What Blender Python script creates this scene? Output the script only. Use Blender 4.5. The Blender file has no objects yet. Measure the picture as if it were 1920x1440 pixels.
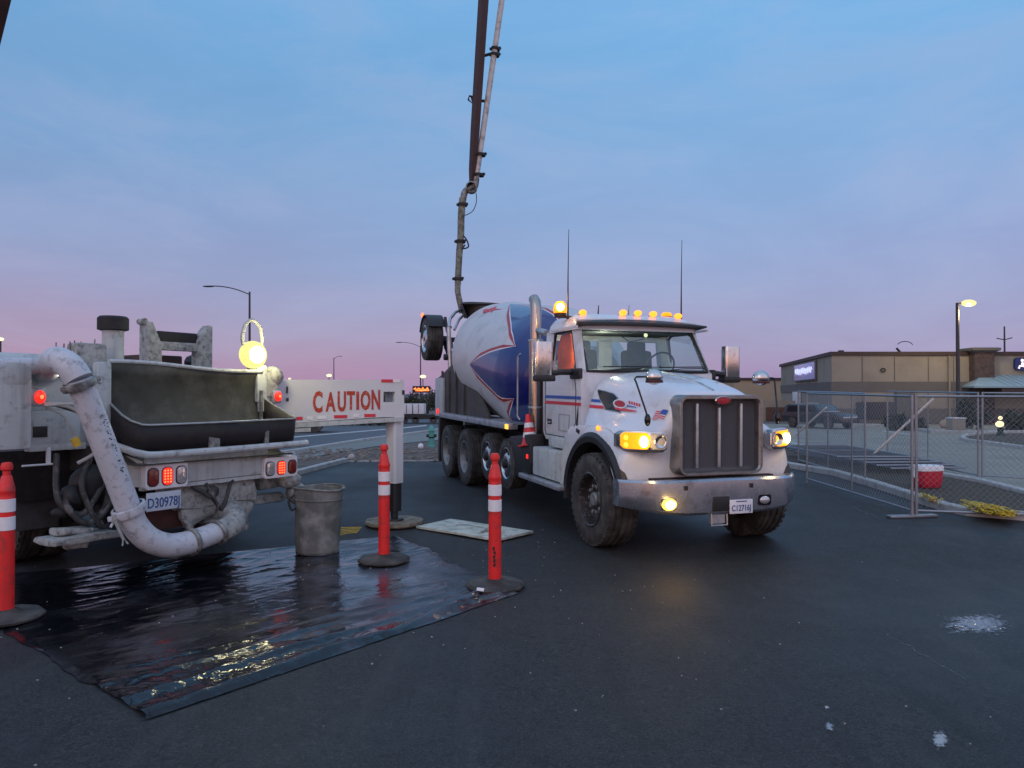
import bpy, bmesh, math, random
from mathutils import Vector, Matrix, noise, Euler
random.seed(7)
R = math.radians
scene = bpy.context.scene
COL = scene.collection

# ------------------------------------------------------------------ camera
F = 1385.0; CH = 1.8; PITCH = math.atan(20/1385)
cam_d = bpy.data.cameras.new("camera"); cam = bpy.data.objects.new("camera", cam_d); COL.objects.link(cam)
cam.location = (0, 0, CH); cam.rotation_euler = (R(90)+PITCH, 0, 0)
cam_d.sensor_fit = 'HORIZONTAL'; cam_d.sensor_width = 36; cam_d.lens = 36*F/1920
cam_d.clip_end = 3000; cam_d.clip_start = 0.05
scene.camera = cam
scene.view_settings.view_transform = 'Standard'; scene.view_settings.look = 'None'
scene.view_settings.gamma = 1; scene.view_settings.exposure = 0.0
scene.cycles.max_bounces = 7
scene.cycles.sample_clamp_indirect = 3.0

def s2l(*c):
    o = []
    for v in c:
        v = v/255.0
        o.append(v/12.92 if v <= .04045 else ((v+.055)/1.055)**2.4)
    return tuple(o)

# ------------------------------------------------------------------ world (dusk sky)
W = bpy.data.worlds.new("World"); scene.world = W; W.use_nodes = True
nt = W.node_tree; nt.nodes.clear(); N = nt.nodes.new; Lk = nt.links.new
def math_node(nt, op, a, b=None, c=None, clamp=False):
    n = nt.nodes.new('ShaderNodeMath'); n.operation = op; n.use_clamp = clamp
    for i, v in enumerate((a, b, c)):
        if v is None: continue
        if isinstance(v, (int, float)): n.inputs[i].default_value = v
        else: nt.links.new(v, n.inputs[i])
    return n.outputs[0]
def ramp(nt, fac, stops, interp='EASE'):
    n = nt.nodes.new('ShaderNodeValToRGB'); n.color_ramp.interpolation = interp
    e = n.color_ramp.elements
    while len(e) < len(stops): e.new(.5)
    for el, (p, c) in zip(e, stops):
        el.position = p; el.color = (*c, 1) if len(c) == 3 else c
    nt.links.new(fac, n.inputs[0]); return n.outputs[0]
def mixc(nt, fac, a, b, mode='MIX'):
    n = nt.nodes.new('ShaderNodeMix'); n.data_type = 'RGBA'; n.blend_type = mode
    for i, v in ((0, fac), (6, a), (7, b)):
        if isinstance(v, (int, float)): n.inputs[i].default_value = v
        elif isinstance(v, tuple): n.inputs[i].default_value = (*v, 1) if len(v) == 3 else v
        else: nt.links.new(v, n.inputs[i])
    return n.outputs[2]
tc = N('ShaderNodeTexCoord'); sx = N('ShaderNodeSeparateXYZ'); Lk(tc.outputs['Generated'], sx.inputs[0])
nz = N('ShaderNodeTexNoise'); nz.inputs['Scale'].default_value = 2.2; nz.inputs['Detail'].default_value = 5
mp = N('ShaderNodeMapping'); mp.inputs['Scale'].default_value = (1, 1, 4.0); Lk(tc.outputs['Generated'], mp.inputs[0]); Lk(mp.outputs[0], nz.inputs['Vector'])
zz = math_node(nt, 'ADD', sx.outputs['Z'], math_node(nt, 'MULTIPLY', math_node(nt, 'SUBTRACT', nz.outputs['Fac'], .5), .13))
base = ramp(nt, zz, [(0.0, s2l(152, 136, 180)), (.05, s2l(148, 142, 190)), (.11, s2l(140, 150, 202)), (.20, s2l(136, 160, 210)), (.31, s2l(124, 168, 218)), (.44, s2l(106, 174, 228)), (.75, s2l(140, 190, 240)), (1.0, s2l(180, 205, 245))], 'B_SPLINE')
left = ramp(nt, zz, [(0.0, s2l(178, 138, 170)), (.05, s2l(166, 141, 178)), (.11, s2l(150, 145, 188)), (.18, s2l(132, 151, 198)), (.3, s2l(116, 157, 203)), (.45, s2l(92, 160, 212)), (.75, s2l(140, 190, 240)), (1.0, s2l(180, 205, 245))], 'B_SPLINE')
lf = math_node(nt, 'MULTIPLY_ADD', sx.outputs['X'], -0.95, .42, clamp=True)
sky = mixc(nt, lf, base, left)
# the dawn side of the sky, behind the photographer: brighter, pinker
back = ramp(nt, zz, [(0.0, (1.15, .52, .42)), (.10, (1.0, .66, .74)), (.30, (.72, .74, .98)), (.8, (.55, .72, 1.0)), (1.0, s2l(180, 205, 245))], 'B_SPLINE')
bf = ramp(nt, math_node(nt, 'MULTIPLY_ADD', sx.outputs['Y'], -1.0, .25, clamp=True), [(0, (0, 0, 0)), (.6, (1, 1, 1))])
sky = mixc(nt, .05, sky, s2l(140, 150, 182))
sky = mixc(nt, bf, sky, back)
nz2 = N('ShaderNodeTexNoise'); nz2.inputs['Scale'].default_value = 3.2; nz2.inputs['Detail'].default_value = 7; nz2.inputs['Roughness'].default_value = .62; nz2.inputs['Distortion'].default_value = .6
mp3 = N('ShaderNodeMapping'); mp3.inputs['Scale'].default_value = (1, 1, 3.2); mp3.inputs['Location'].default_value = (3, 1, 7); Lk(tc.outputs['Generated'], mp3.inputs[0]); Lk(mp3.outputs[0], nz2.inputs['Vector'])
sky = mixc(nt, math_node(nt, 'MULTIPLY', ramp(nt, nz2.outputs['Fac'], [(.42, (0, 0, 0)), (.66, (1, 1, 1))]), .28), sky, s2l(146, 156, 194))
sky = mixc(nt, 1.0, sky, ramp(nt, nz2.outputs['Fac'], [(.3, (.90, .92, .94)), (.7, (1.05, 1.04, 1.03))]), 'MULTIPLY')
bg1 = N('ShaderNodeBackground'); Lk(sky, bg1.inputs[0]); bg1.inputs[1].default_value = 1.0
st = N('ShaderNodeTexSky'); st.sky_type = 'NISHITA'; st.sun_disc = False; st.sun_elevation = R(1.5); st.sun_rotation = R(200)
bg2 = N('ShaderNodeBackground'); Lk(st.outputs[0], bg2.inputs[0]); bg2.inputs[1].default_value = 0.05
ad = N('ShaderNodeAddShader'); Lk(bg1.outputs[0], ad.inputs[0]); Lk(bg2.outputs[0], ad.inputs[1])
wo = N('ShaderNodeOutputWorld'); Lk(ad.outputs[0], wo.inputs[0])

sun_d = bpy.data.lights.new("sun", 'SUN'); sun_d.energy = 0.2; sun_d.angle = R(35); sun_d.color = (1, .80, .80)
sun = bpy.data.objects.new("sun", sun_d); COL.objects.link(sun)
sun.rotation_euler = (R(62), 0, R(-20)); sun.location = (0, -5, 20)

# ------------------------------------------------------------------ projection used to measure the plan
def gz(y):
    if y <= 8: return 0.0
    if y <= 18: return .014*(y-8)
    if y <= 26: return .14
    if y <= 40: return .14*(40-y)/14
    return 0.0
def ray(u, v):
    c, s = math.cos(PITCH), math.sin(PITCH)
    a, b = F, 720-v
    return Vector((u-960, c*a - s*b, s*a + c*b))
def at(u, v, Y):
    d = ray(u, v); t = Y/d.y
    return Vector((d.x*t, Y, CH+d.z*t))
def G(u, v, h=0.0):
    d = ray(u, v); z = 0
    for _ in range(30):
        t = (CH-z-h)/-d.z; z = gz(d.y*t)
    return Vector((d.x*t, d.y*t, gz(d.y*t)+h))

# ------------------------------------------------------------------ mesh builder
class MB:
    def __init__(s, M=None): s.bm = bmesh.new(); s.M = M or Matrix(); s.mi = 0
    def add(s, verts, faces, M=None):
        T = s.M @ M if M else s.M
        vs = [s.bm.verts.new(T @ Vector(v)) for v in verts]
        for f in faces:
            try: fc = s.bm.faces.new([vs[i] for i in f]); fc.material_index = s.mi
            except ValueError: pass
        return s
    def _merge(s, b2, M=None):
        b2.verts.ensure_lookup_table()
        for i, v in enumerate(b2.verts): v.index = i
        return s.add([v.co.copy() for v in b2.verts], [[v.index for v in f.verts] for f in b2.faces], M)
    def box(s, c, d, rot=None, bev=0, M=None, seg=2):
        b = bmesh.new(); bmesh.ops.create_cube(b, size=1)
        for v in b.verts: v.co = Vector((v.co.x*d[0], v.co.y*d[1], v.co.z*d[2]))
        if bev: bmesh.ops.bevel(b, geom=list(b.edges), offset=bev, segments=seg, affect='EDGES', profile=.6)
        T = Matrix.Translation(c)
        if rot: T = T @ Euler(rot).to_matrix().to_4x4()
        s._merge(b, (M @ T) if M else T); b.free(); return s
    def prism(s, poly, plane, a, b, bev=0, M=None):
        def P(p, h):
            return {'xz': (p[0], h, p[1]), 'xy': (p[0], p[1], h), 'yz': (h, p[0], p[1])}[plane]
        b2 = bmesh.new()
        A = [b2.verts.new(P(p, a)) for p in poly]; B = [b2.verts.new(P(p, b)) for p in poly]
        n = len(poly)
        b2.faces.new(A); b2.faces.new(B[::-1])
        for i in range(n): b2.faces.new((A[i], B[i], B[(i+1) % n], A[(i+1) % n]))
        bmesh.ops.recalc_face_normals(b2, faces=b2.faces)
        if bev: bmesh.ops.bevel(b2, geom=list(b2.edges), offset=bev, segments=2, affect='EDGES', profile=.6, clamp_overlap=True)
        s._merge(b2, M); b2.free(); return s
    def tube(s, pts, r, seg=10, cap=True, closed=False, flat=None):
        pts = [Vector(p) for p in pts]; n = len(pts)
        rr = r if isinstance(r, (list, tuple)) else [r]*n
        rings = []; prev = None
        for i in range(n):
            if closed: t = pts[(i+1) % n]-pts[i-1]
            else: t = pts[min(i+1, n-1)]-pts[max(i-1, 0)]
            t.normalize()
            if prev is None:
                a = Vector((0, 0, 1)) if abs(t.z) < .9 else Vector((1, 0, 0))
                u = t.cross(a).normalized()
            else:
                u = (prev - t*prev.dot(t)).normalized()
            prev = u; w = t.cross(u)
            rings.append([pts[i]+(u*math.cos(2*math.pi*k/seg)+w*math.sin(2*math.pi*k/seg))*rr[i] for k in range(seg)])
        return s.loft(rings, cap=cap and not closed, loop=closed)
    def loft(s, rings, cap=True, loop=False, ring_closed=True):
        n = len(rings); m = len(rings[0]); V = [v for r in rings for v in r]; Fc = []
        for i in range(n if loop else n-1):
            for k in range(m if ring_closed else m-1):
                a, b = i*m+k, i*m+(k+1) % m; j = (i+1) % n
                Fc.append((a, b, j*m+(k+1) % m, j*m+k))
        if cap: Fc.append(tuple(range(m))[::-1]); Fc.append(tuple((n-1)*m+k for k in range(m)))
        return s.add(V, Fc)
    def lathe(s, prof, o, ax, seg=32, a0=0, a1=2*math.pi, close=False):
        o = Vector(o); ax = Vector(ax).normalized()
        a = Vector((0, 0, 1)) if abs(ax.z) < .9 else Vector((1, 0, 0))
        u = ax.cross(a).normalized(); w = ax.cross(u)
        full = abs(a1-a0-2*math.pi) < 1e-4
        m = seg if full else seg+1
        rings = [[o+ax*h+(u*math.cos(a0+(a1-a0)*k/seg)+w*math.sin(a0+(a1-a0)*k/seg))*max(r, 1e-4) for k in range(m)] for r, h in prof]
        return s.loft(rings, cap=False, ring_closed=full, loop=close)
    def ell(s, c, r, seg=16, rot=None):
        b = bmesh.new(); bmesh.ops.create_uvsphere(b, u_segments=seg, v_segments=max(6, seg//2), radius=1)
        T = Matrix.Translation(c)
        if rot: T = T @ Euler(rot).to_matrix().to_4x4()
        T = T @ Matrix.Diagonal((*r, 1)); s._merge(b, T); b.free(); return s
    def rough(s, amp, sc, seed=0):
        for v in s.bm.verts:
            v.co += noise.noise_vector(v.co*sc+Vector((seed, seed*2, 0)))*amp
        return s
    def build(s, name, mats, parent=None, smooth=35, label=None, split=False):
        if split:
            bmesh.ops.remove_doubles(s.bm, verts=s.bm.verts, dist=1e-5)
            left = set(s.bm.verts); out = None
            while left:
                st_ = [left.pop()]; comp = set(st_)
                while st_:
                    v = st_.pop()
                    for e in v.link_edges:
                        w = e.other_vert(v)
                        if w in left: left.discard(w); comp.add(w); st_.append(w)
                m2 = MB(); cl = list(comp); ix = {v: i for i, v in enumerate(cl)}
                fs = {f for v in cl for f in v.link_faces}
                m2.add([v.co.copy() for v in cl], [[ix[v] for v in f.verts] for f in fs])
                o = m2.build(name, mats, parent, smooth); out = out or o
            s.bm.free(); return out
        bmesh.ops.remove_doubles(s.bm, verts=s.bm.verts, dist=1e-5)
        bmesh.ops.recalc_face_normals(s.bm, faces=s.bm.faces)
        if smooth:
            for f in s.bm.faces: f.smooth = True
            for e in s.bm.edges:
                if len(e.link_faces) == 2: e.smooth = e.calc_face_angle(0) < R(smooth)
        me = bpy.data.meshes.new(name); s.bm.to_mesh(me); s.bm.free()
        for m in (mats if isinstance(mats, (list, tuple)) else [mats]): me.materials.append(m)
        o = bpy.data.objects.new(name, me); COL.objects.link(o)
        if parent: o.parent = parent
        if label: o['label'] = label
        return o
def tag(o, label=None, cat=None, group=None, kind=None):
    if label: o['label'] = label
    if cat: o['category'] = cat
    if group: o['group'] = group
    if kind: o['kind'] = kind
    return o
def thing(name, label, cat, loc=(0, 0, 0), rot=(0, 0, 0), group=None):
    o = bpy.data.objects.new(name, None); COL.objects.link(o); o.empty_display_size = .2
    o.location = loc; o.rotation_euler = rot
    return tag(o, label, cat, group)
def mw(o):
    return Matrix.Translation(o.location) @ o.rotation_euler.to_matrix().to_4x4()
def copy_tree(o, parent=None):
    c = o.copy(); COL.objects.link(c)
    if parent: c.parent = parent
    for ch in [x for x in bpy.data.objects if x.parent == o]: copy_tree(ch, c)
    return c
def add_text(mb, s, M, height, xs=1.0, off=0.0, ext=.003):
    cu = bpy.data.curves.new('txt', 'FONT'); cu.body = s; cu.size = height/.7; cu.extrude = ext; cu.offset = off; cu.align_x = 'CENTER'; cu.resolution_u = 3
    ob = bpy.data.objects.new('txt', cu); COL.objects.link(ob)
    dg = bpy.context.evaluated_depsgraph_get(); me = bpy.data.meshes.new_from_object(ob.evaluated_get(dg))
    mb.add([(v.co.x*xs, v.co.y-height*.5, v.co.z) for v in me.vertices], [tuple(p.vertices) for p in me.polygons], M)
    bpy.data.objects.remove(ob); bpy.data.curves.remove(cu); bpy.data.meshes.remove(me)
def frame(o, right, up):
    right = Vector(right).normalized(); up = Vector(up); n = right.cross(up).normalized(); up = n.cross(right)
    M = Matrix.Identity(4)
    for i in range(3): M[i][0], M[i][1], M[i][2], M[i][3] = right[i], up[i], n[i], o[i]
    return M
def lamp(name, loc, energy, col, parent=None, rad=.05):
    d = bpy.data.lights.new(name, 'POINT'); d.energy = energy; d.color = col; d.shadow_soft_size = rad
    o = bpy.data.objects.new(name, d); COL.objects.link(o); o.location = loc
    if parent: o.parent = parent
    return o

# ------------------------------------------------------------------ materials
def mat(name, col, rough=.5, metal=0, var=.12, vs=3, dirt=None, bump=None, coat=0, rvar=.1, stretch=None, spec=None, streak=None):
    m = bpy.data.materials.new(name); m.use_nodes = True; t = m.node_tree
    b = t.nodes['Principled BSDF']
    tc = t.nodes.new('ShaderNodeTexCoord'); vec = tc.outputs['Object']
    if stretch:
        mp = t.nodes.new('ShaderNodeMapping'); mp.inputs['Scale'].default_value = stretch; t.links.new(vec, mp.inputs[0]); vec = mp.outputs[0]
    def nz(sc, det=5, v=None):
        n = t.nodes.new('ShaderNodeTexNoise'); n.inputs['Scale'].default_value = sc; n.inputs['Detail'].default_value = det; n.inputs['Roughness'].default_value = .6
        t.links.new(v or vec, n.inputs['Vector']); return n.outputs['Fac']
    n1 = nz(vs)
    c = mixc(t, n1, tuple(x*(1-var*2) for x in col), tuple(min(1, x*(1+var*2)) for x in col))
    if dirt:
        dc, amt, ds = dirt
        f = ramp(t, nz(ds, 8), [(max(0, .62-amt), (0, 0, 0)), (.78-amt*.6, (1, 1, 1))], 'LINEAR')
        c = mixc(t, math_node(t, 'MULTIPLY', f, .85), c, dc)
    if streak:
        sc_, dc2, amt2 = streak
        mp2 = t.nodes.new('ShaderNodeMapping'); mp2.inputs['Scale'].default_value = (9, 9, .8); t.links.new(tc.outputs['Object'], mp2.inputs[0])
        f = ramp(t, nz(sc_, 6, mp2.outputs[0]), [(.5, (0, 0, 0)), (.72, (1, 1, 1))], 'LINEAR')
        c = mixc(t, math_node(t, 'MULTIPLY', f, amt2), c, dc2)
    t.links.new(c, b.inputs['Base Color'])
    b.inputs['Metallic'].default_value = metal
    r = math_node(t, 'MULTIPLY_ADD', nz(vs*2.3), rvar*2, rough-rvar, clamp=True); t.links.new(r, b.inputs['Roughness'])
    if coat: b.inputs['Coat Weight'].default_value = coat; b.inputs['Coat Roughness'].default_value = .1
    if spec is not None: b.inputs['Specular IOR Level'].default_value = spec
    if bump:
        st_, bs = bump
        bn = t.nodes.new('ShaderNodeBump'); bn.inputs['Strength'].default_value = st_; bn.inputs['Distance'].default_value = .01
        t.links.new(nz(bs, 6), bn.inputs['Height']); t.links.new(bn.outputs[0], b.inputs['Normal'])
    return m
def em(name, col, strength, base=None):
    m = bpy.data.materials.new(name); m.use_nodes = True; b = m.node_tree.nodes['Principled BSDF']
    b.inputs['Base Color'].default_value = (*(base or col), 1); b.inputs['Emission Color'].default_value = (*col, 1)
    b.inputs['Emission Strength'].default_value = strength; b.inputs['Roughness'].default_value = .2
    t = m.node_tree; tc = t.nodes.new('ShaderNodeTexCoord'); n = t.nodes.new('ShaderNodeTexNoise'); n.inputs['Scale'].default_value = 60
    t.links.new(tc.outputs['Object'], n.inputs['Vector'])
    t.links.new(math_node(t, 'MULTIPLY_ADD', n.outputs['Fac'], strength*.6, strength*.7), b.inputs['Emission Strength'])
    return m
def glass(name, tint, refl=.1, rough=.03):
    m = bpy.data.materials.new(name); m.use_nodes = True; t = m.node_tree; t.nodes.clear()
    tr = t.nodes.new('ShaderNodeBsdfTransparent'); tr.inputs[0].default_value = (*tint, 1)
    gl = t.nodes.new('ShaderNodeBsdfGlossy'); gl.inputs['Roughness'].default_value = rough; gl.inputs[0].default_value = (.9, .95, 1, 1)
    lw = t.nodes.new('ShaderNodeLayerWeight'); lw.inputs[0].default_value = .35
    mx = t.nodes.new('ShaderNodeMixShader'); t.links.new(math_node(t, 'MULTIPLY_ADD', math_node(t, 'POWER', lw.outputs['Facing'], 4.0), .8, refl, clamp=True), mx.inputs[0])
    t.links.new(tr.outputs[0], mx.inputs[1]); t.links.new(gl.outputs[0], mx.inputs[2])
    o = t.nodes.new('ShaderNodeOutputMaterial'); t.links.new(mx.outputs[0], o.inputs[0]); return m

M = {}
grime = s2l(92, 88, 82)
M['white'] = mat('white_truck_paint', (.64, .66, .70), .34, var=.04, vs=2, dirt=((.40, .39, .38), .08, 3), coat=.3, streak=(1.2, (.45, .42, .38), .35), bump=(.03, 40))
M['hood'] = mat('white_hood_paint', (.68, .71, .76), .28, var=.03, vs=2, coat=.5, dirt=((.45, .45, .45), .04, 4), bump=(.02, 30))
M['drumwhite'] = mat('drum_white', (.55, .56, .58), .45, var=.05, vs=1.2, dirt=((.38, .36, .35), .08, 2.2), coat=.15, streak=(1, (.38, .35, .33), .25))
M['blue'] = mat('deep_blue_paint', (.008, .009, .14), .32, var=.08, vs=2, coat=.7)
M['redline'] = mat('dark_red_paint', (.38, .02, .03), .4, var=.2, vs=20)
M['decal_white'] = mat('decal_white', (.75, .75, .78), .4)
M['decal_blue'] = mat('decal_blue', (.03, .10, .42), .4)
M['decal_red'] = mat('decal_red', (.62, .03, .05), .4, var=.15, vs=20)
M['chrome'] = mat('worn_chrome', (.62, .61, .60), .20, 1, var=.1, vs=6, rvar=.08, dirt=((.25, .24, .22), .08, 14))
M['grillering'] = mat('grille_shell', (.30, .30, .30), .34, .8, var=.2, vs=8, dirt=((.16, .15, .14), .1, 12))
M['mirrorred'] = mat('mirror_underside', (.06, .008, .012), .4)
M['stack'] = mat('stack_chrome', (.42, .38, .35), .22, 1, var=.2, vs=9, rvar=.12, stretch=(1, 1, .3))
M['alu'] = mat('dull_aluminium', (.50, .53, .56), .42, .75, var=.1, vs=8, dirt=((.25, .25, .25), .12, 6))
M['steelwhite'] = mat('bumper_metal', (.40, .44, .50), .27, .85, var=.06, vs=3, dirt=((.22, .23, .25), .1, 5), bump=(.05, 60))
M['black'] = mat('black_plastic', (.018, .018, .02), .5, var=.3, vs=12)
M['blackgloss'] = mat('black_gloss', (.008, .008, .01), .15, var=.2)
M['rubber'] = mat('tyre_rubber', (.035, .033, .031), .75, var=.3, vs=6, dirt=((.10, .095, .085), .18, 7), bump=(.3, 60))
M['rimdark'] = mat('dirty_rim', (.05, .045, .045), .5, .5, var=.3, vs=20, dirt=((.3, .3, .3), .08, 30))
M['rimgrey'] = mat('grey_rim', (.26, .28, .29), .5, .3, var=.25, vs=12, dirt=((.1, .1, .09), .15, 20))
M['frame'] = mat('dark_chassis', (.011, .011, .012), .65, var=.4, vs=6, dirt=((.035, .032, .03), .12, 8))
M['mesh'] = mat('grille_mesh', (.105, .11, .125), .7, .1, var=.2, vs=90, bump=(.4, 160))
M['concretegrey'] = mat('stained_steel', (.048, .042, .040), .7, var=.3, vs=3, dirt=((.07, .06, .055), .2, 3), streak=(1.4, (.20, .19, .19), .4), bump=(.3, 20))
M['glassw'] = glass('windshield_glass', (.62, .80, .78), .10)
M['glass'] = glass('side_glass', (.86, .90, .88), .06)
M['interior'] = mat('cab_interior', (.035, .04, .042), .7, var=.3, vs=5)
M['seat'] = mat('seat_fabric', (.05, .055, .06), .85, var=.3, vs=9)
M['amber'] = em('amber_marker', (1.0, .38, .03), 2.2)
M['amberhot'] = em('amber_beacon', (1.0, .27, .015), 2.3)
M['hot'] = em('white_hot_bulb', (1.0, .80, .34), 9)
M['fogglow'] = em('fog_lamp_lit', (1.0, .58, .10), 2.0, base=(.05, .03, .01))
M['amberlens'] = em('amber_lens', (1.0, .36, .01), 1.1)
M['redlit'] = em('red_lit', (1.0, .022, .012), 1.3)
M['redhot'] = em('red_hot', (1.0, .16, .05), 2.6)
M['reddark'] = mat('red_lens_unlit', (.16, .015, .012), .25, var=.3, vs=40, coat=.5)
M['clear'] = mat('clear_lens', (.5, .5, .52), .12, .4, var=.4, vs=50, coat=1)
M['hiviz'] = mat('orange_fabric', (1.0, .10, .015), .8, var=.3, vs=9, bump=(.8, 12))
M['hiviz'].node_tree.nodes['Principled BSDF'].inputs['Specular IOR Level'].default_value = .2
# pump truck
M['pumpwhite'] = mat('grimy_white_steel', (.46, .51, .52), .55, var=.10, vs=7, dirt=((.15, .15, .145), .06, 11), streak=(1.1, (.22, .22, .20), .5), bump=(.25, 30))
M['pipewhite'] = mat('white_pipe', (.52, .55, .60), .55, var=.08, vs=4, dirt=((.15, .15, .15), .09, 14), bump=(.3, 45))
M['splat'] = mat('concrete_splatter', (.33, .35, .34), .8, var=.35, vs=12, dirt=((.06, .06, .06), .12, 17), bump=(1, 22))
M['hopper'] = mat('hopper_inside', (.034, .038, .031), .6, var=.4, vs=5, dirt=((.10, .10, .09), .15, 3), bump=(.4, 9))
M['hopperblack'] = mat('hopper_outside', (.009, .008, .010), .6, var=.4, vs=4, dirt=((.022, .014, .012), .2, 5), bump=(.4, 14))
M['hopperlip'] = mat('bare_steel_edge', (.34, .36, .36), .4, .5, var=.2, vs=10)
M['clamp'] = mat('clamp_steel', (.30, .31, .30), .6, .4, var=.35, vs=14, dirt=((.05, .05, .05), .2, 12), bump=(.6, 40))
M['rust'] = mat('rust_red_boom', (.060, .024, .020), .6, var=.3, vs=3, dirt=((.03, .015, .012), .2, 3), bump=(.1, 30))
M['boompipe'] = mat('boom_pipe', (.56, .57, .56), .6, var=.15, vs=4, dirt=((.16, .15, .13), .15, 5), bump=(.4, 20))
M['hosegrey'] = mat('hose_cement', (.24, .25, .20), .8, var=.3, vs=8, dirt=((.06, .055, .045), .22, 9), bump=(.8, 25))
M['hosedark'] = mat('dark_hose', (.035, .035, .035), .6, var=.4, vs=10, dirt=((.2, .2, .2), .1, 12))
M['hoselight'] = mat('pale_hose', (.40, .43, .42), .5, var=.2, vs=10)
M['plate'] = mat('licence_plate', (.52, .60, .68), .4, var=.1, vs=20)
M['plateblue'] = mat('plate_ink', (.03, .08, .25), .5)
M['yellow'] = mat('yellow_plastic', (.72, .48, .05), .45, var=.15, vs=20)
M['yellowcord'] = mat('yellow_cord', (.85, .52, .03), .5, var=.25, vs=12)
M['cautionred'] = mat('caution_red', (.42, .045, .02), .6, var=.25, vs=25, dirt=((.6, .55, .5), .05, 20))
M['workglow'] = em('work_light_halo', (1.0, .93, .30), 1.05, base=(.01, .01, .01))  # halo around the work light, put into an emissive colour
M['workhot'] = em('work_light_bulb', (1.0, .93, .6), 30)
# street things
M['cone'] = mat('red_orange_plastic', (.80, .022, .022), .42, var=.14, vs=6, dirt=((.22, .04, .04), .12, 9), streak=(1, (.35, .03, .03), .5))
M['band'] = mat('reflective_band', (.78, .78, .80), .35, var=.06, vs=30)
M['bin'] = mat('grey_bin', (.105, .12, .115), .6, var=.15, vs=3, dirt=((.28, .29, .28), .16, 5), streak=(1, (.24, .25, .24), .5), bump=(.2, 12))
M['board'] = mat('pale_board', (.52, .57, .51), .7, var=.12, vs=4, dirt=((.16, .16, .14), .12, 7), bump=(.5, 15))
M['pad'] = mat('pad_wood', (.24, .21, .15), .8, var=.2, vs=6, dirt=((.06, .05, .04), .15, 8), bump=(.8, 18))
M['galv'] = mat('galvanised', (.30, .32, .35), .45, .7, var=.15, vs=8)
M['wire'] = mat('wire', (.27, .29, .31), .5, .4)
M['pole'] = mat('dark_pole', (.035, .035, .04), .55, var=.2)
M['lampglow'] = em('street_lamp_lit', (1.0, .78, .30), 1.3, base=(.02, .02, .02))
M['lamphot'] = em('lamp_lit', (1.0, .90, .52), 1.5, base=(.05, .05, .05))
M['kerb'] = mat('kerb_concrete', (.42, .43, .42), .8, var=.12, vs=4, dirt=((.2, .2, .19), .12, 6), bump=(.4, 40))
M['stucco'] = mat('stucco', (.27, .25, .205), .9, var=.06, vs=1.5, bump=(.4, 60), dirt=((.19, .175, .145), .12, .6))
M['stuccodark'] = mat('stucco_dark', (.125, .12, .115), .9, var=.06, vs=1.5, bump=(.3, 60))
M['stuccotan'] = mat('stucco_tan', (.34, .27, .19), .9, var=.06, vs=1.5)
M['brown'] = mat('brown_trim', (.045, .028, .025), .6, var=.2)
M['stone'] = mat('stone_veneer', (.075, .055, .052), .85, var=.45, vs=5, bump=(1, 8))
M['awn'] = mat('awning_metal', (.24, .36, .42), .5, .2, var=.1, vs=2)
M['signpurple'] = em('sign_purple', (.20, .20, .42), .35)
M['signblue'] = mat('sign_blue', (.01, .03, .14), .4)
M['signlit'] = em('sign_lit', (.9, .75, .85), 1.2)
M['carblack'] = mat('dark_car_paint', (.010, .011, .014), .25, var=.1, coat=.6)
M['cooler'] = mat('cooler_red', (.55, .015, .04), .45, var=.15, vs=14, bump=(.4, 20))
M['neon'] = em('orange_sign', (1.0, .22, .05), 2.2)
M['teal'] = mat('teal_paint', (.08, .34, .30), .5)
M['wood'] = mat('brown_wood', (.10, .055, .04), .8, var=.2)
M['leaf'] = mat('leaf_dark', (.035, .045, .030), .7, var=.3, vs=3)
M['leafl'] = mat('leaf_light', (.085, .085, .045), .7, var=.3, vs=3)
M['twig'] = mat('twig', (.06, .05, .045), .8)
M['trailer'] = mat('trailer_white', (.60, .62, .66), .5, var=.06)

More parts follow.
